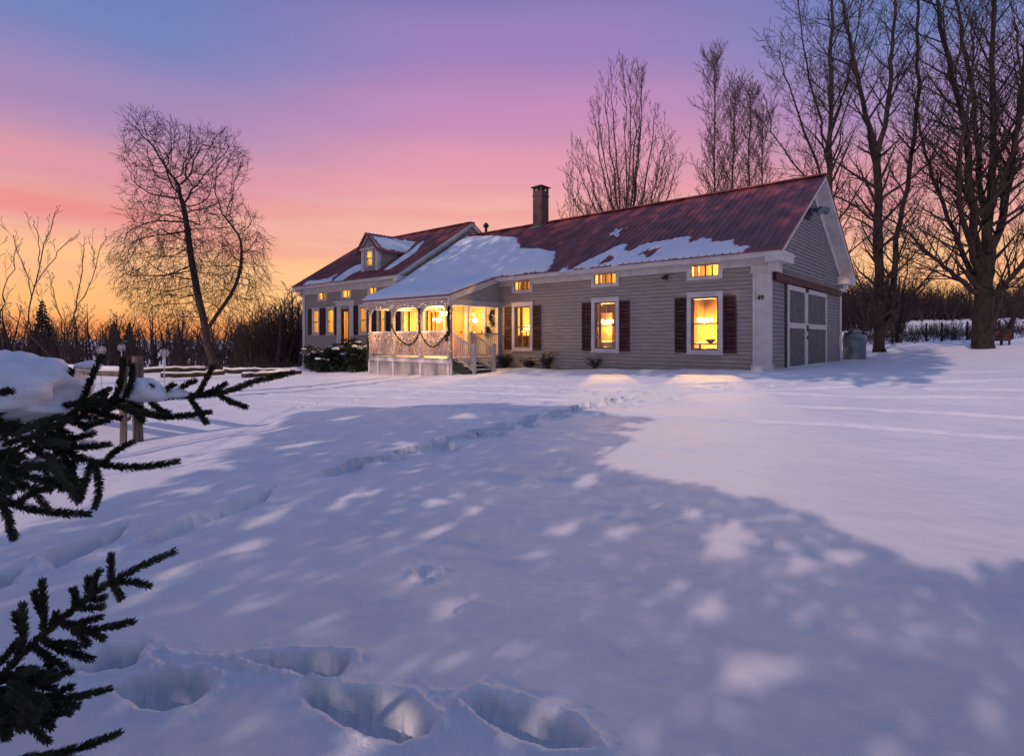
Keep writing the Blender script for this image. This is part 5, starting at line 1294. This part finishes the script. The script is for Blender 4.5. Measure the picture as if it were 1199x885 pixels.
for u, nm in zip(PU, ('leftmost', 'second', 'third', 'corner')): strand([(-u, PY - .07, 2.74), (-u + .06, PY - .07, 2.3), (-u - .06, PY - .07, 1.8), (-u + .06, PY - .07, 1.3), (-u, PY - .07, .9)], 'string of tiny lights wound down the ' + nm + ' porch post', int(u * 10), .16)
strand([(PX0, PY - .09, 2.85), (-13, PY - .09, 2.83), (PX1, PY - .09, 2.85)], 'string of tiny lights along the porch front beam', 3, .2)
strand([(-15.6, PY - .09, 1.72), (-14.7, PY - .09, 1.5), (-13.9, PY - .09, 1.72), (-13, PY - .09, 1.45), (-12.15, PY - .09, 1.72), (-11.3, PY - .09, 1.4), (-10.45, PY - .09, 1.72)], 'string of tiny lights looped along the porch railing', 4, .12)
strand([(-11.1, -.1, 2.7), (-10.6, -.1, 2.4), (-11.1, -.1, 2.1), (-10.6, -.1, 1.9)], 'string of tiny lights on the wall right of the entry door', 5, .14)

# ------------------------------------------------------------------ tank, crate, posts, fence, globes
tk = HP((.55, 9.75, 0)); tx_, ty_ = 14.15, 23.3; tk = V3((tx_, ty_, gz(tx_, ty_) - .1))
t = empty('fuel_tank', tk, 0, label='blue grey upright fuel tank beside the far gable corner', cat='tank')
m = MB(); m.lathe([(.40, 0), (.42, .03), (.42, .95), (.39, 1.03), (.25, 1.09)], n=28); m.build('tank_body', M['tank'], t, smooth=False)
m = MB(); m.lathe([(.2, 1.09), (.24, 1.13), (.22, 1.25), (.1, 1.3)], n=18); m.build('valve_cover', M['tank'], t)
for s in (-1, 1): m = MB(); m.box(s * .36 - .06, s * .36 + .06, -.12, .0, 1.02, 1.14); m.build('lifting_lug', M['black'], t)
cx_, cy_ = (1173 - CX) / FPX * 27, 27.; b = V3((cx_, cy_, gz(cx_, cy_)))
t = empty('wooden_crate', b, .3, label='red brown wooden crate on short legs beside the massive tree', cat='crate')
m = MB(); 
for k in range(4): m.box(-.3, .3, -.24, .24, .16 + k * .13, .16 + k * .13 + .12)
m.build('crate_body', M['rust'], t); m = MB(); m.box(-.34, .34, -.28, .28, .685, .72); m.build('lid', M['black'], t)
for sx in (-1, 1):
    for sy in (-1, 1): m = MB(); m.box(sx * .25 - .03, sx * .25 + .03, sy * .18 - .03, sy * .18 + .03, -.1, .16); m.build('leg', M['black'], t)
# wire fence at the meadow
fp = [(1005, 31), (1045, 34), (1085, 34), (1103, 33), (1133, 34), (1170, 35), (1215, 36)]
t0 = at(*fp[0]); t = empty('wire_fence', t0, 0, label='wire fence on thin posts along the snowy meadow edge', cat='fence'); tops = []
for px, Y in fp:
    p = at(px, Y) - t0; m = MB(); m.tube([(p.x, p.y, p.z - .2), (p.x + .02, p.y, p.z + 1.15)], [.06, .05], 7); m.build('fence_post', M['bark'], t); tops.append(p)
m = MB()
for h in (.3, .65, 1.0): m.tube([p + V3((0, 0, h)) for p in tops], .008, 3)
m.build('wire', M['black'], t)
# weathered post and rail fence near the spruce
t0 = at(152, 7.6); t = empty('rail_fence', t0, 0, label='weathered grey post and rail fence end behind the snowy bough', cat='fence')
def wpost(px, Y, top, w, d):
    p = at(px, Y) - t0; zt = CAMZ + (HY - top) / FPX * Y - t0.z; m = MB(); r = random.Random(px); k = 7; zs = [p.z - .1 + (zt - p.z + .1) * i / k for i in range(k + 1)]
    pts = [(p.x + r.gauss(0, .004), p.y + r.gauss(0, .004), z) for z in zs]; m.tube(pts, [w * r.uniform(.96, 1.04) for _ in pts], 8); return m.build('fence_post', M['wood'], t)
wpost(162, 7.7, 417, .068, .1); wpost(145, 7.5, 419, .045, .1)
for (a, b, z) in (((150, 7.6), (60, 9.5), .95), ((150, 7.6), (40, 9.8), .35), ((155, 7.6), (95, 8.6), .55)):
    pa = at(*a) - t0 + V3((0, 0, z)); pb = at(*b) - t0 + V3((0, 0, z)); m = MB(); m.tube([pa, pa.lerp(pb, .5) + V3((0, 0, -.02)), pb], .05, 7); rl = m.build('rail', M['wood'], t)
    m = MB(); m.tube([pa + V3((0, 0, .05)), pa.lerp(pb, .5) + V3((0, 0, .035)), pb + V3((0, 0, .05))], [.045, .05, .045], 7); m.build('rail_snow', M['snow2'], rl, smooth=True)
# globes on stakes
for px, Y, py, rp, lb in ((119, 17, 410, 4.6, 'left pale wire globe on a thin garden stake'), (143, 19, 407, 4.0, 'middle and farthest pale wire globe on a garden stake'), (193, 16, 414, 4.8, 'right pale wire globe on a garden stake, standing alone')):
    g0 = at(px, Y); zc = CAMZ + (HY - py) / FPX * Y - g0.z; rr_ = rp / FPX * Y * 1.05
    t = empty('garden_globe', g0, 0, label=lb, cat='garden ornament', group='pale wire globes on stakes'); m = MB(); m.tube([(0, 0, -.1), (0, 0, zc - rr_)], .014, 5); m.build('stake', M['globe'], t)
    m = MB(); rg = random.Random(px)
    for i in range(90):
        d = V3((rg.gauss(0, 1), rg.gauss(0, 1), rg.gauss(0, 1))).normalized(); m.tube([V3((0, 0, zc)) + d * rr_ * .2, V3((0, 0, zc)) + d * rr_], [.002, .0035], 3); m.ball(V3((0, 0, zc)) + d * rr_, .011, 5, 3)
    m.ball((0, 0, zc), rr_ * .35, 8, 6); m.build('globe', M['globe'], t, fix=False)
# snow covered logs bordering the yard on the left
def log(pa, pb, rad, label, seed):
    a = at(*pa) + V3((0, 0, rad * .7)); b = at(*pb) + V3((0, 0, rad * .7)); t = empty('border_log', a, 0, label=label, cat='log', group='snow covered logs bordering the yard')
    m = MB(); n = 10; r = random.Random(seed); pts = [(a.lerp(b, i / n) - a) + V3((0, 0, gz(*(a.lerp(b, i / n)).xy) + rad * .7 - a.lerp(b, i / n).z + r.gauss(0, .02))) for i in range(n + 1)]
    m.tube(pts, [rad * r.uniform(.85, 1.1) for _ in pts], 8); m.build('log_body', M['bark_p'], t)
    m = MB(); m.tube([p + V3((0, 0, rad * .75)) for p in pts], [rad * r.uniform(.55, .85) for _ in pts], 8); m.build('log_snow', M['snow2'], t, smooth=True, fix=False)
log((190, 22), (262, 24.5), .10, 'snow topped log nearest the leaning tree, left piece', 1)
log((262, 25.5), (352, 27.5), .11, 'snow topped log running to the evergreen bushes, upper piece', 2)
log((285, 22.5), (352, 25.3), .10, 'snow topped log running to the evergreen bushes, lower piece', 3)
log((150, 24.5), (240, 27.2), .12, 'long snow topped log behind the garden globes', 4)

# ------------------------------------------------------------------ spruce at the camera's left: boughs in view, trunk and crown beside and behind the camera
SP = V3((-4.1, -1.2, gz(-4.1, -1.2) - .2))
spr = empty('spruce_tree', SP, 0, label='dark spruce whose snow laden boughs reach in from the left edge', cat='tree')
m = MB(); m.tube([(0, 0, 0), (.02, .02, 3.5), (0, 0, 5.2)], [.24, .12, .03], 12); m.build('trunk', M['bark'], spr, smooth=True)
rs = random.Random(90)
def ip(px, py, Y): return V3(((px - CX) / FPX * Y, Y, CAMZ + (HY - py) / FPX * Y))
def smooth_path(P3, it=2):
    for _ in range(it):
        out = [P3[0]]
        for a, b in zip(P3, P3[1:]): out += [a.lerp(b, .25), a.lerp(b, .75)]
        P3 = out + [P3[-1]]
    return P3
class Bough:
    def __init__(s): s.w = MB(); s.n = MB()
    def twig(s, pts, rad=.0045, nl=.012, dens=4800, side=None, bare=0):
        P3 = smooth_path([V3(p) for p in pts]); n = len(P3); s.w.tube(P3, [rad * (1 - .6 * i / (n - 1)) for i in range(n)], 6)
        L_ = sum((b - a).length for a, b in zip(P3, P3[1:])); acc = 0
        for a, b in zip(P3, P3[1:]):
            l = (b - a).length; ax = (b - a).normalized(); o = ax.orthogonal().normalized(); o2 = ax.cross(o)
            for k in range(int(l * dens * rs.uniform(.9, 1.1)) + (1 if rs.random() < .5 else 0)):
                t = rs.random(); f = (acc + l * t) / L_
                if f < bare: continue
                th = rs.uniform(0, 6.283); p = a.lerp(b, t); rdir = o * math.cos(th) + o2 * math.sin(th)
                ang = rs.gauss(.72, .2); d = (ax * math.cos(ang) + rdir * math.sin(ang) + V3((0, 0, .12))).normalized()
                ln = nl * rs.uniform(.6, 1.25) * (1 - .35 * max(0, f - .85) / .15); wv = ax.cross(d).normalized() * .0007; p = p + rdir * rad * .6; nn = ax.cross(rdir) * .0
                u2 = d.cross(wv).normalized() * .0009; mid = p + d * ln * .5
                s.n.add([p - wv * .7, p + wv * .7, mid + wv, p + d * ln, mid - wv], [(0, 1, 2, 3, 4)]); 
                s.n.add([p - u2 * .7, p + u2 * .7, mid + u2, p + d * ln, mid - u2], [(0, 1, 2, 3, 4)])
            acc += l
    def px(s, lst, **kw): s.twig([ip(*q) for q in lst], **kw)
    def build(s, label=None):
        b = MB(); b.v = [tuple(V3(v) - SP) for v in s.w.v]; b.f = s.w.f; o = b.build('bough', M['needle_b'], spr, smooth=True, fix=False)
        b = MB(); b.v = [(v[0] - SP.x, v[1] - SP.y, v[2] - SP.z) for v in s.n.v]; b.f = s.n.f; b.build('needles', M['needle'], o, fix=False)
        if label: o['label'] = label
        return o
U = Bough(); D0 = 1.45
U.twig([SP + V3((0, 0, 1.5)), ip(-420, 520, .75), ip(-150, 490, 1.2), ip(-20, 485, 1.38), ip(70, 480, 1.45), ip(140, 468, 1.5), ip(200, 463, 1.55)], rad=.016, dens=2200)
U.px([(190, 464, 1.54), (240, 463, 1.58), (268, 459, 1.6), (295, 447, 1.63), (345, 436, 1.68)], rad=.006, nl=.0125)
for p in ([(255, 461, 1.6), (268, 470, 1.6), (290, 477, 1.6)], [(222, 463, 1.56), (232, 480, 1.55), (243, 496, 1.54)], [(120, 468, 1.45), (160, 484, 1.46), (205, 489, 1.48), (248, 482, 1.5)],
          [(134, 470, 1.45), (143, 445, 1.45), (145, 419, 1.44)], [(146, 466, 1.48), (156, 445, 1.47), (154, 426, 1.46)], [(95, 475, 1.42), (108, 440, 1.42), (121, 416, 1.43)],
          [(232, 462, 1.58), (240, 448, 1.58), (250, 428, 1.58)], [(205, 462, 1.56), (215, 452, 1.57), (230, 445, 1.57)], [(240, 462, 1.58), (255, 455, 1.59), (266, 449, 1.6)], [(190, 463, 1.54), (196, 455, 1.53), (205, 450, 1.53)],
          [(150, 470, 1.5), (170, 482, 1.52), (195, 490, 1.53)], [(175, 468, 1.52), (186, 480, 1.53), (200, 484, 1.54)], [(60, 480, 1.42), (95, 500, 1.42), (128, 492, 1.43)],
          [(70, 500, 1.4), (100, 470, 1.4), (130, 455, 1.4)], [(40, 478, 1.4), (80, 452, 1.45), (85, 432, 1.45)], [(60, 478, 1.42), (105, 470, 1.43), (135, 478, 1.44)]):
    U.px(p)
U.px([(-60, 480, 1.3), (20, 500, 1.35), (70, 525, 1.38), (118, 545, 1.4), (165, 548, 1.42), (210, 540, 1.43)], rad=.006)
for p in ([(118, 545, 1.4), (135, 528, 1.41), (157, 517, 1.42)], [(108, 542, 1.4), (100, 565, 1.4), (94, 586, 1.4)], [(112, 545, 1.4), (118, 572, 1.39), (111, 596, 1.39)], [(75, 528, 1.38), (80, 552, 1.37), (72, 575, 1.37)],
          [(90, 535, 1.38), (84, 555, 1.38), (88, 565, 1.38)], [(40, 520, 1.36), (80, 515, 1.37), (112, 508, 1.38)], [(50, 520, 1.36), (95, 525, 1.37), (130, 520, 1.38)]):
    U.px(p)
U.px([(-50, 520, 1.22), (0, 545, 1.25), (40, 560, 1.28), (98, 577, 1.3)], rad=.006); U.px([(-40, 560, 1.2), (10, 590, 1.22), (55, 600, 1.24), (106, 602, 1.26)], rad=.005)
U.px([(0, 582, 1.2), (10, 605, 1.2), (17, 632, 1.2)]); U.px([(20, 592, 1.22), (30, 580, 1.22), (62, 570, 1.24)]); U.px([(-20, 464, 1.22), (0, 460, 1.22), (15, 458, 1.22)])
for i in range(64):                              # inner tangle
    x0 = rs.uniform(-50, 60); y0 = rs.uniform(492, 575) - max(0, x0) * .25; Y0 = rs.uniform(1.22, 1.5); a = rs.uniform(-.7, .95); l = rs.uniform(32, 62)
    U.px([(x0, y0, Y0), (x0 + l * .5 * math.cos(a), y0 + l * .5 * math.sin(a), Y0 + .02), (x0 + l * math.cos(a), y0 + l * math.sin(a) + 5, Y0 + .04)], dens=3000)
for i in range(14):
    x0 = rs.uniform(60, 150); y0 = rs.uniform(468, 486); a = rs.uniform(-.9, .9); l = rs.uniform(20, 38); U.px([(x0, y0, 1.48), (x0 + l * math.cos(a), y0 + l * math.sin(a), 1.5)])
U.build('upper spruce bough weighed down by snow')
D = Bough()
D.twig([SP + V3((0, 0, .9)), ip(-400, 1150, .6), ip(-120, 900, .95), ip(-20, 812, 1.08), ip(50, 742, 1.15), ip(110, 693, 1.2), ip(150, 670, 1.22), ip(206, 645, 1.25)], rad=.008, dens=3200)
for p in ([(131, 680, 1.21), (130, 664, 1.21), (131, 648, 1.21)], [(112, 692, 1.2), (110, 680, 1.2), (118, 667, 1.2)], [(106, 696, 1.2), (102, 686, 1.2), (105, 675, 1.2)], [(88, 712, 1.18), (90, 700, 1.18), (86, 688, 1.18)],
          [(52, 738, 1.15), (52, 712, 1.15), (50, 678, 1.15)], [(52, 720, 1.15), (44, 705, 1.15), (40, 692, 1.15)], [(60, 730, 1.15), (66, 722, 1.15), (66, 716, 1.15)], [(22, 768, 1.1), (30, 735, 1.1), (26, 706, 1.1)], [(26, 740, 1.1), (20, 728, 1.1), (19, 716, 1.1)],
          [(128, 682, 1.21), (150, 680, 1.21), (177, 686, 1.21)], [(132, 682, 1.21), (138, 692, 1.21), (143, 702, 1.21)], [(100, 700, 1.2), (115, 703, 1.2), (124, 698, 1.2)], [(92, 712, 1.18), (108, 712, 1.18), (122, 710, 1.18)],
          [(70, 728, 1.16), (100, 738, 1.17), (130, 734, 1.18), (158, 727, 1.19)], [(80, 732, 1.17), (100, 728, 1.17), (120, 722, 1.17)], [(85, 735, 1.17), (100, 748, 1.17), (104, 756, 1.17)], [(100, 736, 1.17), (115, 744, 1.17), (123, 748, 1.17)],
          [(48, 748, 1.14), (75, 762, 1.14), (110, 772, 1.15)], [(60, 755, 1.14), (80, 752, 1.14), (95, 758, 1.14)], [(55, 765, 1.14), (58, 778, 1.14), (60, 788, 1.14)], [(40, 758, 1.13), (60, 772, 1.13), (78, 780, 1.13)],
          [(0, 778, 1.08), (10, 765, 1.08), (22, 750, 1.08)], [(10, 790, 1.1), (40, 800, 1.1), (66, 806, 1.1)], [(-20, 815, 1.05), (30, 815, 1.08), (85, 818, 1.1), (131, 806, 1.12)], [(60, 818, 1.1), (72, 808, 1.1), (86, 804, 1.1)], [(30, 815, 1.08), (60, 826, 1.09), (94, 826, 1.1)],
          [(-20, 832, 1.03), (30, 836, 1.05), (60, 846, 1.06)], [(-10, 825, 1.03), (10, 845, 1.03), (8, 865, 1.03)], [(20, 783, 1.1), (45, 786, 1.1), (64, 796, 1.1)],
          [(20, 890, 1.02), (70, 882, 1.04), (110, 870, 1.05), (142, 857, 1.06)], [(60, 885, 1.03), (85, 890, 1.03), (100, 895, 1.03)]):
    D.px(p, nl=.0105)
for i in range(26):
    x0 = rs.uniform(-30, 45); y0 = rs.uniform(790, 850); a = rs.uniform(-.6, .8); l = rs.uniform(25, 50); Y0 = rs.uniform(1.0, 1.12); D.px([(x0, y0, Y0), (x0 + l * .5 * math.cos(a), y0 + l * .5 * math.sin(a) - 2, Y0), (x0 + l * math.cos(a), y0 + l * math.sin(a), Y0 + .02)], nl=.0105)
D.build('lower spruce bough pointing up to the right')
for i in range(16):
    x0 = rs.uniform(-10, 125); y0 = rs.uniform(500, 560) - max(0, x0) * .25; q = rs.uniform(.008, .02)
    snow_blob('bough_snow', ip(x0, y0, 1.3 + x0 * .0012), q * 1.4, q, q * .7, 200 + i, 'small snow crumb caught among the needles of the upper bough', n=12, m_=8)['group'] = 'snow crumbs in the upper bough'
# snow on the upper bough
snow_blob('bough_snow', ip(2, 470, 1.42), .175, .15, .118, 5, 'big rounded snow mound on the upper spruce bough at the left edge', n=56, m_=36, rough=.28, flat=.5)
snow_blob('bough_snow', ip(172, 464, 1.52), .05, .045, .05, 8, 'small snow cap further out on the upper spruce bough', n=32, m_=20, rough=.3, flat=.3)
snow_blob('bough_snow', ip(204, 463, 1.56), .04, .03, .018, 9, 'flat snow strip beside the small cap on the upper bough', n=24, m_=14)
snow_blob('bough_snow', ip(104, 430, 1.5), .03, .03, .016, 10, 'little snow lump on a raised twig left of the fence post', n=20, m_=12)

# ------------------------------------------------------------------ evergreens behind the camera that throw the dappled shade
SHADE = [p2g(*p) for p in [(-60, 640), (60, 606), (200, 566), (300, 520), (352, 484), (420, 470), (560, 470), (700, 474), (768, 488), (740, 520), (712, 540), (800, 562), (900, 588), (985, 620), (1100, 662), (1240, 660)]]
SHADE += [(6.5, 3.2), (8, 1), (9, -6), (-9, -6), (-7, 2.5)]
DAP = [(430, 575, 26, 7), (395, 592, 16, 6), (330, 600, 24, 8), (290, 640, 40, 8), (230, 570, 26, 5), (200, 668, 34, 12), (180, 690, 20, 8), (300, 612, 20, 6), (520, 585, 14, 6), (565, 590, 16, 7), (515, 618, 14, 8), (555, 487, 18, 4), (475, 520, 16, 4), (430, 490, 12, 5),
       (670, 610, 26, 11), (735, 618, 16, 13), (690, 560, 18, 8), (860, 628, 44, 12), (930, 650, 40, 12), (850, 716, 24, 13), (788, 694, 14, 10), (872, 787, 38, 30), (455, 842, 52, 34), (517, 718, 14, 15), (485, 780, 14, 9), (1000, 655, 40, 8), (495, 672, 14, 8), (860, 860, 22, 26), (640, 640, 20, 6), (365, 520, 26, 7), (250, 600, 26, 6), (805, 600, 20, 7)]
dapg = []
for (cx_, cy_, rx_, ry_) in DAP:
    a = p2g(cx_ - rx_, cy_); b = p2g(cx_ + rx_, cy_); c = p2g(cx_, cy_ - ry_); d = p2g(cx_, cy_ + ry_)
    dapg.append(((a[0] + b[0]) / 2, (c[1] + d[1]) / 2, max(.05, abs(b[0] - a[0]) / 2), max(.05, abs(c[1] - d[1]) / 2)))
rn = np.random.RandomState(4); NL = 75000
gx = rn.uniform(-9, 9, NL * 3); gy = rn.uniform(-6, 11.5, NL * 3); sd0 = sdf_poly(gx, gy, SHADE); sd = sd0 + .7 * fbm(gx * 1.0, gy * 1.0, 3, 60) + .45 * fbm(gx * 3.2, gy * 3.2, 3, 64)
sd = np.where(sd0 > .9, np.maximum(sd, 1.2), sd); keep = sd > 0
for (cx_, cy_, rx_, ry_) in dapg:
    wx_ = gx + .35 * fbm(gx * 2.3, gy * 2.3, 3, 62); wy_ = gy + .35 * fbm(gx * 2.3, gy * 2.3, 3, 63); du, dv = wx_ - cx_, wy_ - cy_
    du, dv = (du * .55 + dv * .835) / 1.25, (du * .835 - dv * .55) * 1.15; rr_m = .5 * (rx_ + ry_)
    q = (du / (rr_m * .85 + .03)) ** 2 + (dv / (rr_m * .6 + .02)) ** 2 + 2.4 * fbm(gx * 5, gy * 5, 3, 61); keep &= q > 1
# thin ragged crown edge
keep &= (fbm(gx * 2.6 + 9, gy * 2.6, 3, 66) < -.02 + np.clip(sd, 0, 2.0) * .8)
gx, gy = gx[keep][:NL], gy[keep][:NL]
TR = [V3((-4.1, -1.2, 0)), V3((-7.2, -5.2, 0)), V3((-3.2, -8.5, 0)), V3((-10.5, -2.5, 0))]
ct = 1 / math.tan(SUN_EL)
need = np.maximum(gy + .8, 0) / (-SUNH.y * ct)
h = np.maximum(need + .3, rn.uniform(4.5, 8.5, len(gx))) + rn.uniform(0, 1.2, len(gx))
lx = gx + SUNH.x * ct * h; ly = gy + SUNH.y * ct * h
own = np.argmin(np.stack([np.hypot(lx - t_.x, ly - t_.y) for t_ in TR]), 0)
n = len(gx); c = np.stack([lx, ly, h], 1); a1 = rn.normal(size=(n, 3)); a1 /= np.linalg.norm(a1, axis=1)[:, None]; a2 = np.cross(a1, rn.normal(size=(n, 3))); a2 /= np.linalg.norm(a2, axis=1)[:, None]
s1 = rn.uniform(.05, .12, n)[:, None]; s2 = rn.uniform(.03, .06, n)[:, None]
quad = np.stack([c - a1 * s1, c + a2 * s2, c + a1 * s1, c - a2 * s2], 1)
labs = ['', 'tall evergreen behind the viewer whose crown shades the near snow', 'evergreen behind the viewer shading the right foreground', 'evergreen left of the viewer shading the left foreground']
for k, tp in enumerate(TR):
    mk = own == k
    if mk.sum() < 10: continue
    q = quad[mk]; tb = SP if k == 0 else V3((tp.x, tp.y, gz(tp.x, tp.y) - .2))
    if k == 0: root = spr
    else:
        root = empty('evergreen_tree', tb, 0, label=labs[k], cat='tree', group='evergreens behind the viewer')
        m = MB(); m.tube([(0, 0, 0), (0, 0, 4), (0, 0, 6.5)], [.3, .2, .04], 10); m.build('trunk', M['bark'], root)
    V = q.reshape(-1, 3) - np.array(tb); F = np.arange(len(V)).reshape(-1, 4); mesh_np('crown', V, F, M['needle'], root)
    m = MB(); cc = c[mk]; rr2 = random.Random(k)
    for i in range(7):
        e = V3(cc[rr2.randrange(len(cc))]) - tb; z0 = max(1.5, e.z - (e.xy.length) * .35); m.tube([(0, 0, min(z0, 5.0)), e * .6 + V3((0, 0, z0 * .4)), e], [.03, .02, .008], 4)
    m.build('limbs', M['bark'], root, fix=False)
# unseen high crowns added behind the viewer to keep the sun off the house
rn = np.random.RandomState(9); NH = 20000
ux = rn.uniform(-27.5, 4.0, NH); vy = rn.uniform(-4.5, 5.5, NH); tz = np.where(vy < -.5, .5, 0) + rn.uniform(.2, 1, NH) * np.where(vy < 0, 4.0, 4.2 + .64 * vy)
tx2 = HX + CU * ux + SU * vy; ty2 = HYY - SU * ux + CU * vy
kp = fbm(tx2 * .5, ty2 * .5 + tz * .6, 3, 71) < .26
tx2, ty2, tz = tx2[kp], ty2[kp], tz[kp]
TL = [V3((-28, -14, 0)), V3((-25, -12, 0)), V3((3, -13, 0)), V3((-33, -10, 0))]
yb_ = rn.uniform(-17, -8, len(tx2)); hd = (ty2 - yb_) / (-SUNH.y); lx = tx2 + SUNH.x * hd; ly = yb_; lz = tz + hd * math.tan(SUN_EL)
own = np.argmin(np.stack([np.hypot(lx - t_.x, ly - t_.y) for t_ in TL]), 0); n = len(lx); c = np.stack([lx, ly, lz], 1)
a1 = rn.normal(size=(n, 3)); a1 /= np.linalg.norm(a1, axis=1)[:, None]; a2 = np.cross(a1, rn.normal(size=(n, 3))); a2 /= np.linalg.norm(a2, axis=1)[:, None]
s1 = rn.uniform(.2, .4, n)[:, None]; s2 = rn.uniform(.12, .24, n)[:, None]; quad = np.stack([c - a1 * s1, c + a2 * s2, c + a1 * s1, c - a2 * s2], 1)
for k, tp in enumerate(TL):
    mk = own == k
    if mk.sum() < 30: continue
    tb = V3((tp.x, tp.y, gz(tp.x, tp.y) - .2)); top = float(np.percentile(c[mk][:, 2], 70)) - tb.z
    root = empty('added_shade_pine', tb, 0, label='unseen pine added far behind the viewer to shade the house', cat='tree', group='added shade pines behind the viewer')
    m = MB(); m.tube([(0, 0, 0), (0, 0, top * .6), (0, 0, top)], [.38, .26, .05], 10); m.build('trunk', M['bark'], root)
    V = quad[mk].reshape(-1, 3) - np.array(tb); F = np.arange(len(V)).reshape(-1, 4); mesh_np('crown', V, F, M['needle'], root)
print('scene built: objects', len(bpy.data.objects))
